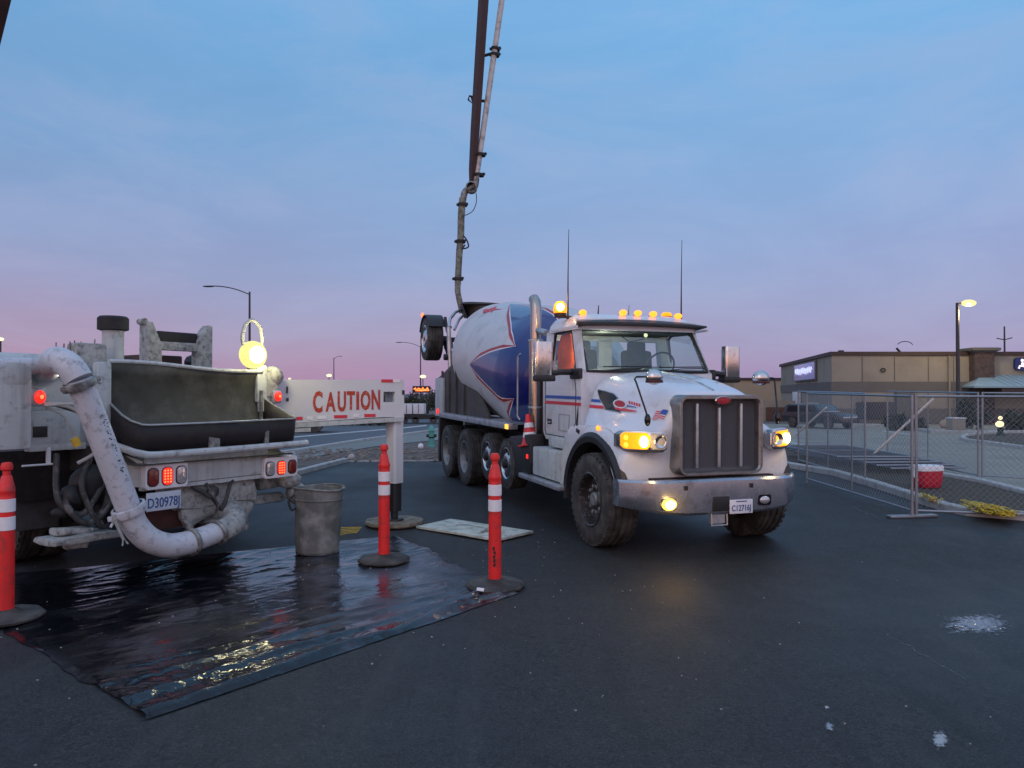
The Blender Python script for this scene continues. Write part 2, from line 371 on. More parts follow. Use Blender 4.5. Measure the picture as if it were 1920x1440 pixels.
def asphalt():
    m = bpy.data.materials.new('asphalt'); m.use_nodes = True; t = m.node_tree; b = t.nodes['Principled BSDF']
    tc = t.nodes.new('ShaderNodeTexCoord'); v = tc.outputs['Object']
    def nz(sc, det, ro=.6, vec=None):
        n = t.nodes.new('ShaderNodeTexNoise'); n.inputs['Scale'].default_value = sc; n.inputs['Detail'].default_value = det; n.inputs['Roughness'].default_value = ro
        t.links.new(vec or v, n.inputs['Vector']); return n.outputs['Fac']
    big = nz(.28, 5); fine = nz(70, 3, .8); mid = nz(3.0, 6)
    c = ramp(t, big, [(.30, (.015, .019, .018)), (.43, (.022, .024, .025)), (.56, (.027, .026, .027)), (.72, (.038, .038, .033))])
    c = mixc(t, math_node(t, 'MULTIPLY', ramp(t, mid, [(.4, (0, 0, 0)), (.75, (1, 1, 1))]), .35), c, (.040, .042, .042))
    sp = ramp(t, fine, [(.36, (.35, .35, .35)), (.52, (1, 1, 1)), (.66, (2.6, 2.6, 2.6))])
    c = mixc(t, .85, c, sp, 'MULTIPLY')
    vo = t.nodes.new('ShaderNodeTexVoronoi'); vo.inputs['Scale'].default_value = 38; t.links.new(v, vo.inputs['Vector'])
    sv = t.nodes.new('ShaderNodeSeparateColor'); t.links.new(vo.outputs['Color'], sv.inputs[0])
    c = mixc(t, math_node(t, 'MULTIPLY', ramp(t, sv.outputs[0], [(.84, (0, 0, 0)), (.97, (1, 1, 1))]), .30), c, (.065, .067, .064))
    c = mixc(t, math_node(t, 'MULTIPLY', ramp(t, sv.outputs[1], [(.75, (0, 0, 0)), (.9, (1, 1, 1))]), .55), c, (.008, .009, .010))
    mpt = t.nodes.new('ShaderNodeMapping'); mpt.inputs['Rotation'].default_value = (0, 0, R(24)); mpt.inputs['Scale'].default_value = (2.6, .22, 1); t.links.new(v, mpt.inputs[0])
    tr = nz(1.0, 6, .6, mpt.outputs[0])
    c = mixc(t, math_node(t, 'MULTIPLY', ramp(t, tr, [(.52, (0, 0, 0)), (.70, (1, 1, 1))]), .45), c, (.050, .050, .050))
    c = mixc(t, math_node(t, 'MULTIPLY', ramp(t, tr, [(.30, (1, 1, 1)), (.44, (0, 0, 0))]), .5), c, (.012, .013, .015))
    b.inputs['Specular IOR Level'].default_value = .35
    t.links.new(c, b.inputs['Base Color'])
    t.links.new(ramp(t, big, [(.3, (.58, .5, .5)), (.7, (.78, .72, .72))]), b.inputs['Roughness'])
    bn = t.nodes.new('ShaderNodeBump'); bn.inputs['Strength'].default_value = .5; bn.inputs['Distance'].default_value = .006
    t.links.new(fine, bn.inputs['Height']); t.links.new(bn.outputs[0], b.inputs['Normal'])
    return m
M['asphalt'] = asphalt()
M['road'] = mat('old_road', (.085, .092, .10), .65, var=.12, vs=.6, bump=(.2, 60), spec=.3)
M['lot'] = mat('light_lot', (.27, .265, .22), .75, var=.12, vs=.3, dirt=((.20, .195, .175), .15, .5), bump=(.2, 60), spec=.3)
M['walk'] = mat('sidewalk', (.19, .20, .18), .8, var=.12, vs=1.2, bump=(.2, 30))
M['dirt'] = mat('dirt', (.10, .078, .065), .95, var=.35, vs=3, dirt=((.20, .17, .15), .14, 5), bump=(1, 14))
M['bark'] = mat('bark_mulch', (.055, .042, .030), .95, var=.5, vs=9, bump=(1, 25), dirt=((.12, .10, .05), .12, 8))
M['farland'] = mat('dry_ground', (.13, .11, .10), .95, var=.2, vs=.05)
M['paint'] = mat('line_paint', (.5, .5, .5), .7, var=.2, vs=5, dirt=((.2, .2, .2), .15, 6))
M['hill'] = mat('hill', (.10, .095, .13), .95, var=.15, vs=.01)
def tarp_mat():
    m = bpy.data.materials.new('wet_black_sheeting'); m.use_nodes = True; t = m.node_tree; b = t.nodes['Principled BSDF']
    tc = t.nodes.new('ShaderNodeTexCoord'); v = tc.outputs['Object']
    def nz(sc, det, ro=.6, dist=0):
        n = t.nodes.new('ShaderNodeTexNoise'); n.inputs['Scale'].default_value = sc; n.inputs['Detail'].default_value = det; n.inputs['Roughness'].default_value = ro; n.inputs['Distortion'].default_value = dist
        t.links.new(v, n.inputs['Vector']); return n.outputs['Fac']
    vx = t.nodes.new('ShaderNodeVectorMath'); vx.operation = 'DISTANCE'; vx.inputs[1].default_value = (-.6, 7.6, 0); t.links.new(v, vx.inputs[0])
    d = ramp(t, math_node(t, 'ADD', nz(1.6, 8, .65, .6), math_node(t, 'MULTIPLY_ADD', vx.outputs['Value'], -.10, .20)), [(.44, (0, 0, 0)), (.72, (1, 1, 1))])
    t.links.new(mixc(t, d, (.004, .005, .008), (.058, .060, .078)), b.inputs['Base Color'])
    vd = t.nodes.new('ShaderNodeVectorMath'); vd.operation = 'DISTANCE'; vd.inputs[1].default_value = (-2.75, 7.2, 0); t.links.new(v, vd.inputs[0])
    vd2 = t.nodes.new('ShaderNodeVectorMath'); vd2.operation = 'DISTANCE'; vd2.inputs[1].default_value = (-1.75, 4.75, 0); t.links.new(v, vd2.inputs[0])
    dm = math_node(t, 'MINIMUM', vd.outputs['Value'], math_node(t, 'MULTIPLY', vd2.outputs['Value'], 1.25))
    wet = math_node(t, 'MULTIPLY_ADD', dm, .10, -.13)
    t.links.new(ramp(t, math_node(t, 'ADD', nz(1.3, 6), wet), [(.34, (.05, .07, .07)), (.47, (.22, .1, .1)), (.66, (.48, .36, .36))]), b.inputs['Roughness'])
    bn = t.nodes.new('ShaderNodeBump'); bn.inputs['Strength'].default_value = .22; bn.inputs['Distance'].default_value = .006
    t.links.new(nz(22, 4, .5, 1), bn.inputs['Height'])
    bn2 = t.nodes.new('ShaderNodeBump'); bn2.inputs['Distance'].default_value = .03
    t.links.new(ramp(t, vd2.outputs['Value'], [(.0, (.75, .75, .75)), (1.0, (.12, .12, .12))]), bn2.inputs['Strength'])
    t.links.new(nz(7, 3, .55, .8), bn2.inputs['Height']); t.links.new(bn.outputs[0], bn2.inputs['Normal']); t.links.new(bn2.outputs[0], b.inputs['Normal'])
    return m
M['tarp'] = tarp_mat()
# ------------------------------------------------------------------ ground sheets
YB = [8, 18, 26, 40]
def sheet(name, pts, m, dz=0.0, kind='structure'):
    b = bmesh.new(); b.faces.new([b.verts.new((p[0], p[1], 0)) for p in pts])
    for y in YB: bmesh.ops.bisect_plane(b, geom=b.verts[:]+b.edges[:]+b.faces[:], plane_co=(0, y, 0), plane_no=(0, 1, 0))
    bmesh.ops.triangulate(b, faces=b.faces[:])
    for v in b.verts: v.co.z = gz(v.co.y)+dz
    for f in b.faces:
        f.normal_update()
        if f.normal.z < 0: f.normal_flip()
    me = bpy.data.meshes.new(name); b.to_mesh(me); b.free(); me.materials.append(m)
    o = bpy.data.objects.new(name, me); COL.objects.link(o); o['kind'] = kind; return o
def uv(*pts): return [G(*p) for p in pts]
sheet('ground', [(-900, -60), (900, -60), (900, 1500), (-900, 1500)], M['asphalt'])
sheet('far_land', [(-850, 44.9), (850, 44.9), (850, 1490), (-850, 1490)], M['farland'], .004)
# old road left, beyond the new asphalt
def strip_pts(a, b): return a+b[::-1]
sheet('road', [(-120, 24), *[tuple(p[:2]) for p in uv((200, 895), (556, 846), (805, 808), (900, 794))], (2, 62), (-120, 62)], M['road'], .008)
sheet('sidewalk', [tuple(p[:2]) for p in uv((200, 898), (556, 849), (805, 811), (860, 803), (860, 822), (700, 838), (560, 862), (200, 925))], M['walk'], .012)
sheet('dirt_verge', [tuple(p[:2]) for p in uv((200, 926), (560, 863), (700, 839), (860, 823), (880, 862), (650, 864), (560, 887), (200, 980))], M['dirt'], .012)
# light old lot on the right
isl_near = [(1460, 873), (1500, 880), (1565, 891), (1640, 913), (1705, 934), (1740, 947), (1777, 958), (1815, 966), (1920, 975), (2050, 985)]
isl_far = [(1440, 826), (1487, 837), (1550, 850), (1615, 866), (1702, 884), (1765, 896), (1840, 909), (1920, 930), (2050, 968)]
sheet('parking_lot', [tuple(p[:2]) for p in uv(*isl_far)]+[(60, 12), (120, 44.8), (8, 44.8), tuple(G(1400, 815)[:2])], M['lot'], .006)
sheet('planting_bed', [tuple(p[:2]) for p in uv(*isl_near)]+[tuple(p[:2]) for p in uv(*isl_far)][::-1], M['bark'], .05)
def kerb(name, pts, w=.16, h=.12, m='kerb'):
    mb = MB(); P = [Vector((p[0], p[1])) for p in pts]; rings = []
    # resample so that it follows the slope
    Q = []
    for a, b in zip(P, P[1:]):
        n = max(1, int((b-a).length/1.5))
        for i in range(n): Q.append(a.lerp(b, i/n))
    Q.append(P[-1])
    for i, p in enumerate(Q):
        t = (Q[min(i+1, len(Q)-1)]-Q[max(i-1, 0)]).normalized(); n = Vector((-t.y, t.x))*w*.5; z = gz(p.y)
        a = p-n; b = p+n; a2 = p-n*.8; b2 = p+n*.8
        rings.append([(a.x, a.y, z-.03), (a.x, a.y, z+h*.85), (a2.x, a2.y, z+h), (b2.x, b2.y, z+h), (b.x, b.y, z+h*.85), (b.x, b.y, z-.03)])
    mb.loft(rings)
    o = mb.build(name, M[m]); o['kind'] = 'structure'; return o
kerb('kerb', uv(*isl_near)); kerb('kerb', uv(*isl_far))
kerb('kerb', uv((200, 897), (556, 848), (805, 810), (860, 801)), .15, .10)
kerb('kerb', uv((200, 985), (560, 889), (648, 866), ), .16, .10)
kerb('kerb', uv((648, 866), (880, 864)), .10, .03)
sheet('lane_marking', [tuple(p[:2]) for p in uv((300, 842), (800, 797), (800, 799), (300, 845))], M['paint'], .014)
# island before the store
isl2 = [(2050, 861), (1920, 843), (1850, 833), (1815, 829), (1803, 825), (1812, 819), (1850, 815), (1920, 812), (2050, 809)]
sheet('planting_bed', [tuple(p[:2]) for p in uv(*isl2)], M['bark'], .03)
kerb('kerb', uv(*isl2))
kerb('kerb', uv((1560, 798), (1660, 800), (1750, 812), (1815, 814), (2050, 812)), .2, .15)
sheet('lane_marking', [tuple(p[:2]) for p in uv((1655, 807), (1712, 815), (1712, 817), (1655, 809))], M['paint'], .012)
def blob(name, u0, v0, ru, rv, m, n=48, seed=0, dz=.006):
    b = bmesh.new(); lay = b.verts.layers.float_color.new('fade'); rings = []
    cen = G(u0, v0); c0 = b.verts.new((cen.x, cen.y, cen.z+dz)); c0[lay] = (1, 1, 1, 1)
    for f in (.3, .6, .8, 1.0):
        rg = []
        for i in range(n):
            a = 2*math.pi*i/n; k = (1+.35*noise.noise(Vector((math.cos(a)*2, math.sin(a)*2, seed)))+.12*noise.noise(Vector((math.cos(a)*7, math.sin(a)*7, seed))))*f
            p = G(u0+ru*k*math.cos(a), v0+rv*k*math.sin(a)); w = b.verts.new((p.x, p.y, p.z+dz)); q = 1-f; w[lay] = (q, q, q, 1); rg.append(w)
        rings.append(rg)
    for i in range(n):
        b.faces.new((c0, rings[0][i], rings[0][(i+1) % n]))
        for r0, r1 in zip(rings, rings[1:]): b.faces.new((r0[i], r1[i], r1[(i+1) % n], r0[(i+1) % n]))
    bmesh.ops.recalc_face_normals(b, faces=b.faces[:])
    me = bpy.data.meshes.new(name); b.to_mesh(me); b.free(); me.materials.append(m)
    o = bpy.data.objects.new(name, me); COL.objects.link(o); o['kind'] = 'structure'; return o
def spill_mat(name, c1, c2, rough):
    m = mat(name, c1, rough, var=.3, vs=9, bump=(1, 30)); t = m.node_tree; b = t.nodes['Principled BSDF']
    tc = t.nodes.new('ShaderNodeTexCoord'); n = t.nodes.new('ShaderNodeTexNoise'); n.inputs['Scale'].default_value = 14; n.inputs['Detail'].default_value = 8; n.inputs['Roughness'].default_value = .75
    t.links.new(tc.outputs['Object'], n.inputs['Vector'])
    if name == 'chalk': t.links.new(ramp(t, n.outputs['Fac'], [(.42, (0, 0, 0)), (.66, (.8, .8, .8))]), b.inputs['Alpha'])
    else:
        at_ = t.nodes.new('ShaderNodeAttribute'); at_.attribute_name = 'fade'; n.inputs['Scale'].default_value = 26
        t.links.new(ramp(t, math_node(t, 'MULTIPLY_ADD', at_.outputs['Fac'], .42, n.outputs['Fac']), [(.56, (0, 0, 0)), (.80, (1, 1, 1))]), b.inputs['Alpha'])
    t.links.new(mixc(t, n.outputs['Fac'], c1, c2), b.inputs['Base Color']); return m
M['chalk'] = spill_mat('chalk', (.12, .12, .12), (.24, .24, .25), .8)
M['spill'] = spill_mat('pale_slurry', (.10, .12, .15), (.42, .45, .50), .06)
M['spill2'] = spill_mat('dried_slurry', (.2, .21, .22), (.5, .52, .53), .4)
# scratches / tyre chalk on the asphalt
for k, (a, b, w) in enumerate((((1650, 1182), (1822, 1282), .016), ((1505, 905), (1655, 977), .02))):
    A, B = G(*a), G(*b); d = (B-A).normalized(); n = Vector((-d.y, d.x, 0)); P = []; Q = []
    for i in range(25):
        p = A.lerp(B, i/24)+n*(noise.noise(Vector((i*.4, k*7, 0)))*.06); ww = w*(.3+.9*abs(noise.noise(Vector((i*.7, 3, k)))))
        P.append(p+n*ww); Q.append(p-n*ww)
    sheet('chalk_mark', [tuple(p[:2]) for p in P+Q[::-1]], M['chalk'], .005)
blob('puddle', 1832, 1171, 78, 23, M['spill'], seed=1)
blob('puddle', 1762, 1389, 20, 20, M['spill2'], seed=4)
blob('puddle', 1556, 1364, 12, 10, M['spill'], seed=8)
blob('puddle', 1550, 1328, 7, 5, M['spill2'], seed=11)

# hills behind on the left
mb = MB(); rings = []
for i in range(60):
    x = -900+i*32; h = 35+5*noise.noise(Vector((i*.13, 4, 0)))+2*noise.noise(Vector((i*.5, 2, 0)))
    h *= max(.06, min(1, (-x-300)/90.))
    rings.append([(x, 560, -.5), (x, 600, h), (x, 690, h*.7), (x, 760, -.5)])
mb.loft(rings, ring_closed=False, cap=False); tag(mb.build('hills', M['hill']), kind='structure')

# ================================================================== MIXER TRUCK (local: +x forward, -y the side facing the camera's left)
T = thing('mixer_truck', 'white concrete mixer truck with blue star drum, lit amber lamps and chrome grille', 'mixer truck', (2.05, 9.15, .012), (0, R(.8), R(-71)))
def rrect(cx, cz, w, h, r, n=5):
    o = []
    for (sx_, sz_, a0) in ((1, 1, 0), (-1, 1, 90), (-1, -1, 180), (1, -1, 270)):
        for i in range(n+1):
            a = R(a0+90*i/n); o.append((cx+sx_*(w/2-r)+r*math.cos(a), cz+sz_*(h/2-r)+r*math.sin(a)))
    return o
def ring_rr(x, cy, cz, w, h, r): return [(x, y, z) for y, z in rrect(cy, cz, w, h, r)]
# --- wheels
def wheel(x, y, z, Rr, wd, rr, style, side, parent=T):
    """side -1: outer face towards -y"""
    s = side
    hub = MB()
    tyre = MB(); hw = wd/2
    prof = [(rr, -hw*.75), (rr+.03, -hw*.92), (Rr-.13, -hw), (Rr-.05, -hw*.94), (Rr-.008, -hw*.78)]
    for k in range(4):
        c = -hw*.6+k*hw*.4
        prof += [(Rr, c-hw*.13), (Rr-.014, c-hw*.12+.0), (Rr-.014, c+hw*.02), (Rr, c+hw*.03)]
    prof += [(Rr-.008, hw*.78), (Rr-.05, hw*.94), (Rr-.13, hw), (rr+.03, hw*.92), (rr, hw*.75)]
    tyre.lathe(prof, (0, 0, 0), (0, s, 0), 56)
    # shoulder lugs
    for k in range(40):
        a = 2*math.pi*k/40
        for q in (-1, 1):
            Mx = Matrix.Rotation(a, 4, 'Y') @ Matrix.Translation((0, q*hw*.76, Rr-.022))
            tyre.box((0, 0, 0), (.05, hw*.30, .028), M=Mx)
    rim = MB(); o = hw*.95
    if style == 'front':      # dark deep centre with bolt ring
        rim.lathe([(rr+.025, hw*.93), (rr+.01, hw*.97), (rr-.01, hw*.9), (rr-.03, hw*.35), (rr*.70, hw*.22), (rr*.62, hw*.30), (rr*.42, hw*.34), (.001, hw*.34)], (0, 0, 0), (0, s, 0), 40)
        hub.lathe([(.085, hw*.3), (.085, hw*.62), (.07, hw*.72), (.001, hw*.74)], (0, 0, 0), (0, s, 0), 20)
        for k in range(10):
            a = 2*math.pi*k/10; c = (math.cos(a)*rr*.52, s*hw*.40, math.sin(a)*rr*.52)
            hub.lathe([(.021, 0), (.021, .04), (.001, .045)], c, (0, s, 0), 6)
    elif style == 'dish':     # dished rear
        rim.lathe([(rr+.02, hw*.95), (rr, hw*.95), (rr-.02, hw*.6), (rr-.035, -hw*.3), (rr*.6, -hw*.5), (rr*.5, -hw*.2), (rr*.45, hw*.2), (.001, hw*.25)], (0, 0, 0), (0, s, 0), 40)
        hub.lathe([(.10, -hw*.2), (.10, hw*.55), (.07, hw*.62), (.001, hw*.62)], (0, 0, 0), (0, s, 0), 20)
        for k in range(10):
            a = 2*math.pi*k/10
            hub.lathe([(.018, 0), (.018, .035), (.001, .04)], (math.cos(a)*rr*.54, -s*hw*.25, math.sin(a)*rr*.54), (0, s, 0), 6)
    else:                     # bright disc with hand holes
        rim.lathe([(rr+.02, hw*.95), (rr, hw*.97), (rr-.025, hw*.75), (rr*.86, hw*.62), (rr*.60, hw*.95), (rr*.45, hw*1.0), (rr*.36, hw*.98), (.001, hw*.98)], (0, 0, 0), (0, s, 0), 40)
        for k in range(8):
            a = 2*math.pi*(k+.5)/8
            hub.lathe([(.034, -.012), (.034, .010), (.001, .010)], (math.cos(a)*rr*.74, s*hw*.80, math.sin(a)*rr*.74), (0, s, 0), 12)
        hub.lathe([(.075, hw*.9), (.075, hw*1.25), (.05, hw*1.35), (.001, hw*1.35)], (0, 0, 0), (0, s, 0), 16)
    mh = {'front': M['rimgrey'], 'dish': M['rimdark'], 'bright': M['black']}[style]
    h = hub.build('wheel', mh, parent); h.location = (x, y, z)
    tyre.build('tyre', M['rubber'], h); rim.build('rim', {'front': M['rimdark'], 'dish': M['rimgrey'], 'bright': M['chrome']}[style], h)
    return h
def again(h, loc, flip=False):
    c = copy_tree(h, h.parent); c.location = loc
    if flip: c.rotation_euler = (0, 0, math.pi)
    return c
wf = wheel(0, -1.02, .55, .55, .40, .30, 'front', -1); again(wf, (0, 1.02, .55), True)
wf.rotation_euler = (0, 0, 0)
wd_ = wheel(-6.98, -1.06, .53, .53, .30, .29, 'dish', -1)
for loc, fl in (((-5.6, -1.06, .53), 0), ((-6.98, 1.06, .53), 1), ((-5.6, 1.06, .53), 1), ((-6.98, -.72, .53), 0), ((-5.6, -.72, .53), 0)): again(wd_, loc, fl)
wp = wheel(-4.1, -1.08, .68, .40, .28, .24, 'bright', -1)
for loc, fl in (((-3.08, -1.08, .66), 0), ((-4.1, 1.08, .68), 1), ((-3.08, 1.08, .66), 1)): again(wp, loc, fl)
# --- chassis
mb = MB()
for y in (-.42, .42): mb.box((-3.84, y, .92), (8.9, .09, .28))
for x in (-8, -6.3, -4.9, -3.5, -2.1, -.6, .5): mb.box((x, 0, .92), (.12, .84, .2))
for x in (-6.98, -5.6): mb.tube([(x, -.95, .53), (x, .95, .53)], .08); mb.ell((x, 0, .53), (.22, .2, .2))
for x in (-4.1, -3.08): mb.tube([(x, -.95, .68), (x, .95, .68)], .06)
mb.tube([(0, -.85, .5), (0, .85, .5)], .07); mb.box((-.5, 0, .9), (1.6, .8, .5)); mb.box((-1.4, 0, .8), (.9, .5, .35))
mb.box((.25, 0, .84), (.7, .9, .10)); mb.tube([(-1, 0, .75), (-6, 0, .6)], .05)
mb.box((.62, 0, .845), (.30, 1.6, .05))  # dark filler box put in for the shade between fenders and bumper
mb.build('chassis', M['frame'], T)
# --- hood with fenders
secs = [
 (-.76, [(0, 2.10), (.30, 2.10), (.62, 2.07), (.86, 1.99), (.96, 1.80), (.99, 1.62), (1.01, 1.46), (1.02, 1.30), (1.02, 1.14)]),
 (-.45, [(0, 2.075), (.29, 2.07), (.58, 2.04), (.79, 1.95), (.89, 1.76), (.94, 1.60), (1.03, 1.47), (1.09, 1.36), (1.10, 1.26)]),
 (-.05, [(0, 2.03), (.28, 2.025), (.53, 1.99), (.70, 1.89), (.79, 1.72), (.87, 1.58), (1.05, 1.47), (1.13, 1.38), (1.14, 1.32)]),
 (.30, [(0, 1.97), (.27, 1.965), (.49, 1.93), (.63, 1.83), (.70, 1.67), (.81, 1.54), (1.03, 1.45), (1.13, 1.35), (1.14, 1.24)]),
 (.58, [(0, 1.90), (.27, 1.895), (.46, 1.87), (.58, 1.77), (.63, 1.60), (.74, 1.48), (.99, 1.41), (1.12, 1.27), (1.15, .98)]),
 (.76, [(0, 1.84), (.27, 1.835), (.45, 1.81), (.55, 1.72), (.58, 1.55), (.67, 1.42), (.95, 1.34), (1.12, 1.16), (1.17, .80)]),
 (.84, [(0, 1.80), (.27, 1.795), (.44, 1.77), (.53, 1.68), (.56, 1.52), (.63, 1.38), (.90, 1.28), (1.08, 1.10), (1.14, .80)])]
mb = MB(); rings = []
for x, p in secs:
    xo = lambda y, z: x
    L = [(x-(.14*(abs(y)/1.1)**2 if x > .5 else 0), -y, z) for y, z in p[::-1]]+[(x-(.14*(abs(y)/1.1)**2 if x > .5 else 0), y, z) for y, z in p[1:]]
    rings.append(L)
mb.loft(rings, cap=True, ring_closed=False)
hood = mb.build('hood', M['hood'], T, smooth=50)
sub = hood.modifiers.new('s', 'SUBSURF'); sub.levels = 2; sub.render_levels = 2
mb = MB(); mb.tube([(-.79, -y*1.004, z) for y, z in secs[0][1][::-1]]+[(-.79, y*1.004, z) for y, z in secs[0][1][1:]], .012, 6); mb.build('hood_gap', M['black'], hood)
# centre crease and a panel gap along the hood side
mb = MB(); mb.tube([(-.70, 0, 2.105), (-.3, 0, 2.062), (.1, 0, 2.008), (.5, 0, 1.922), (.74, 0, 1.848)], .012, 6); mb.build('hood_seam', M['alu'], hood)
from mathutils.bvhtree import BVHTree
bpy.context.view_layer.update()
_dg = bpy.context.evaluated_depsgraph_get(); _me = hood.evaluated_get(_dg).to_mesh()
HB = BVHTree.FromPolygons([v.co.copy() for v in _me.vertices], [tuple(p.vertices) for p in _me.polygons])
Ti = mw(T).inverted()
def hpx(u, v):
    o = Ti @ Vector((0, 0, CH)); d = (Ti.to_3x3() @ ray(u, v)).normalized(); h = HB.ray_cast(o, d)[0]
    if h is None: h = o+d*((-.99-o.y)/d.y)
    return (h.x, h.z)
def hood_decal(pix, off, name, m, parent, z=None):
    P2 = [hpx(*p) for p in pix]; first = None
    for s in (-1, 1):
        b = bmesh.new(); b.faces.new([b.verts.new((p[0], p[1], 0)) for p in P2]); bmesh.ops.triangulate(b, faces=b.faces[:])
        for k in range(-30, 40): bmesh.ops.bisect_plane(b, geom=b.verts[:]+b.edges[:]+b.faces[:], plane_co=(k*.04, 0, 0), plane_no=(1, 0, 0))
        for k in range(20, 60): bmesh.ops.bisect_plane(b, geom=b.verts[:]+b.edges[:]+b.faces[:], plane_co=(0, k*.04, 0), plane_no=(0, 1, 0))
        for v in b.verts:
            h, n, _, _ = HB.ray_cast(Vector((v.co.x, s*2.5, v.co.y)), Vector((0, -s, 0)))
            if h is None: h, n = Vector((v.co.x, s*.9, v.co.y)), Vector((0, s, 0))
            if n.y*s < 0: n = -n
            v.co = h+n*off
        q = MB(); q._merge(b); b.free(); o = q.build(name, m, parent, smooth=60); first = first or o
    return first
def oval(u, v, a, b, n=24, t=0): return [(u+a*math.cos(2*math.pi*k/n), v+b*math.sin(2*math.pi*k/n)+t*a*math.cos(2*math.pi*k/n)) for k in range(n)]
hood_decal([(1088, 746), (1110, 748), (1128, 749.5), (1129, 755), (1110, 753.5), (1088, 752)], .004, 'blue_stripe', M['decal_blue'], hood)
hood_decal([(1088, 757), (1110, 759), (1131, 761), (1134, 767), (1110, 765), (1088, 763)], .004, 'red_stripe', M['decal_red'], hood)
hood_decal([(1120.5, 729.5), (1136, 732.5), (1152, 737.2), (1160.5, 746), (1154, 753.5), (1152, 763), (1166, 774.5), (1151.8, 772.5), (1134, 768.6), (1124, 748)], .006, 'vent_trim', M['alu'], hood)
hood_decal([(1122, 731.7), (1136, 734.5), (1150.8, 739), (1158.6, 746.5), (1152.8, 753), (1151, 763), (1164.4, 773.5), (1151.8, 770.8), (1136, 767.6), (1125.5, 748)], .012, 'side_vent', M['blackgloss'], hood)
lo = hood_decal(oval(1164, 758.5, 13, 8.6, t=.12), .016, 'logo_ring', M['decal_white'], hood)
hood_decal(oval(1164, 758.5, 10, 6.4, t=.12), .020, 'logo_oval', M['redline'], lo)
hood_decal([(1174, 759.5), (1194, 764.2), (1194, 766), (1174, 762.5)], .016, 'logo_tail', M['decal_blue'], lo)
hood_decal([(1153, 765), (1170, 767), (1194, 771.4), (1194, 773.4), (1168, 771.6), (1156, 770)], .016, 'logo_tail', M['decal_red'], lo)
for k in range(5): hood_decal([(1179+k*4.6, 751.5+k*1.3), (1182+k*4.6, 752.2+k*1.3), (1182.6+k*4.6, 758.4+k*1.2), (1179.6+k*4.6, 757.6+k*1.2)], .006, 'red_script_stroke', M['decal_red'], hood)
FQ = lambda a, b: (1232+18*a-10*b+1.2*math.sin(a*5), 769.5+18*b+1.5*math.sin(a*5+.5))
def fband(a0, a1, b0, b1): return [FQ(a0+(a1-a0)*i/5, b0) for i in range(6)]+[FQ(a1-(a1-a0)*i/5, b1) for i in range(6)]
fl = hood_decal(fband(0, 1.25, 0, 1), .006, 'flag_decal', M['decal_white'], hood)
for k in range(5): hood_decal(fband(0, 1.25 if k > 2 else .55, .02+k*.2, .13+k*.2), .009, 'flag_stripe', M['decal_red'], fl)
hood_decal(fband(.55, 1.25, .0, .5), .011, 'flag_canton', M['decal_blue'], fl)
for s in (-1, 1):
    poly = [(.585, .905), (.60, 1.10), (.52, 1.30), (.3, 1.40), (-.1, 1.42), (-.5, 1.40), (-.86, 1.36), (-1.04, 1.22), (-1.05, 1.0)]
    for i in range(15):
        a = R(150-i*(150-28)/14); poly.append((.78*math.cos(a)-.08, .55+.73*math.sin(a)))
    y0, y1 = (.50*s, 1.085*s)
    mb = MB().prism(poly, 'xz', min(y0, y1), max(y0, y1), bev=.03); mb.build('fender', M['hood'], T)
    mb = MB(); rings = []
    for i in range(25):
        a = R(188-i*(188-22)/24); c, q = math.cos(a), math.sin(a)
        f = lambda r, y: (c*r*1.055-.08, y*s, .54+q*r)
        rings.append([f(.66, 1.02), f(.75, 1.02), f(.80, 1.08), f(.80, 1.13), f(.75, 1.17), f(.68, 1.16)])
    mb.loft(rings); mb.build('fender_flare', M['black'], T)
    mb = MB(); rings = []
    for i in range(17):
        a = R(185-i*(185-30)/16); rings.append([(math.cos(a)*r*1.04-.08, y*s, .55+math.sin(a)*r) for r, y in ((.72, .45), (.735, .45), (.735, 1.05), (.72, 1.05))])
    mb.loft(rings); mb.build('wheel_well', M['frame'], T)
# --- grille
mb = MB(); A, B = rrect(0, 1.35, 1.10, .895, .11, 8), rrect(0, 1.345, .995, .80, .06, 8)
rings = [[(.70, y, z) for y, z in A], [(.885, y, z) for y, z in A], [(.915, y*.985, 1.35+(z-1.35)*.985) for y, z in A], [(.915, y*1.03, 1.35+(z-1.35)*1.03) for y, z in B], [(.895, y, z) for y, z in B], [(.80, y, z) for y, z in B]]
mb.loft(rings, cap=False); gr = mb.build('grille', M['grillering'], T)
mb = MB(); mb.loft([[(.795, y, z) for y, z in B], [(.81, y, z) for y, z in B]])
for k in range(37): mb.box((.813, 0, .99+k*.02), (.004, .95, .003))
for k in range(47): mb.box((.8145, -.46+k*.02, 1.35), (.003, .003, .74))
mb.build('grille_mesh', M['mesh'], gr)
for y in (-.29, 0, .29):
    mb = MB(); mb.prism(rrect(.845, y, .05, .036, .014, 3), 'xy', .985, 1.70 if y else 1.655, bev=.004); mb.build('grille_bar', M['alu'], gr)
mb = MB(); mb.lathe([(.10, 0), (.10, .02), (.09, .03), (.001, .034)], (0, 0, 0), (1, 0, 0), 28)
bd = mb.build('badge', M['redline'], T); bd.location = (.905, 0, 1.735); bd.scale = (1, .95, .42)
mb = MB(); mb.lathe([(.112, 0), (.112, .022), (.10, .03)], (0, 0, 0), (1, 0, 0), 28); mb.build('badge_rim', M['chrome'], bd)
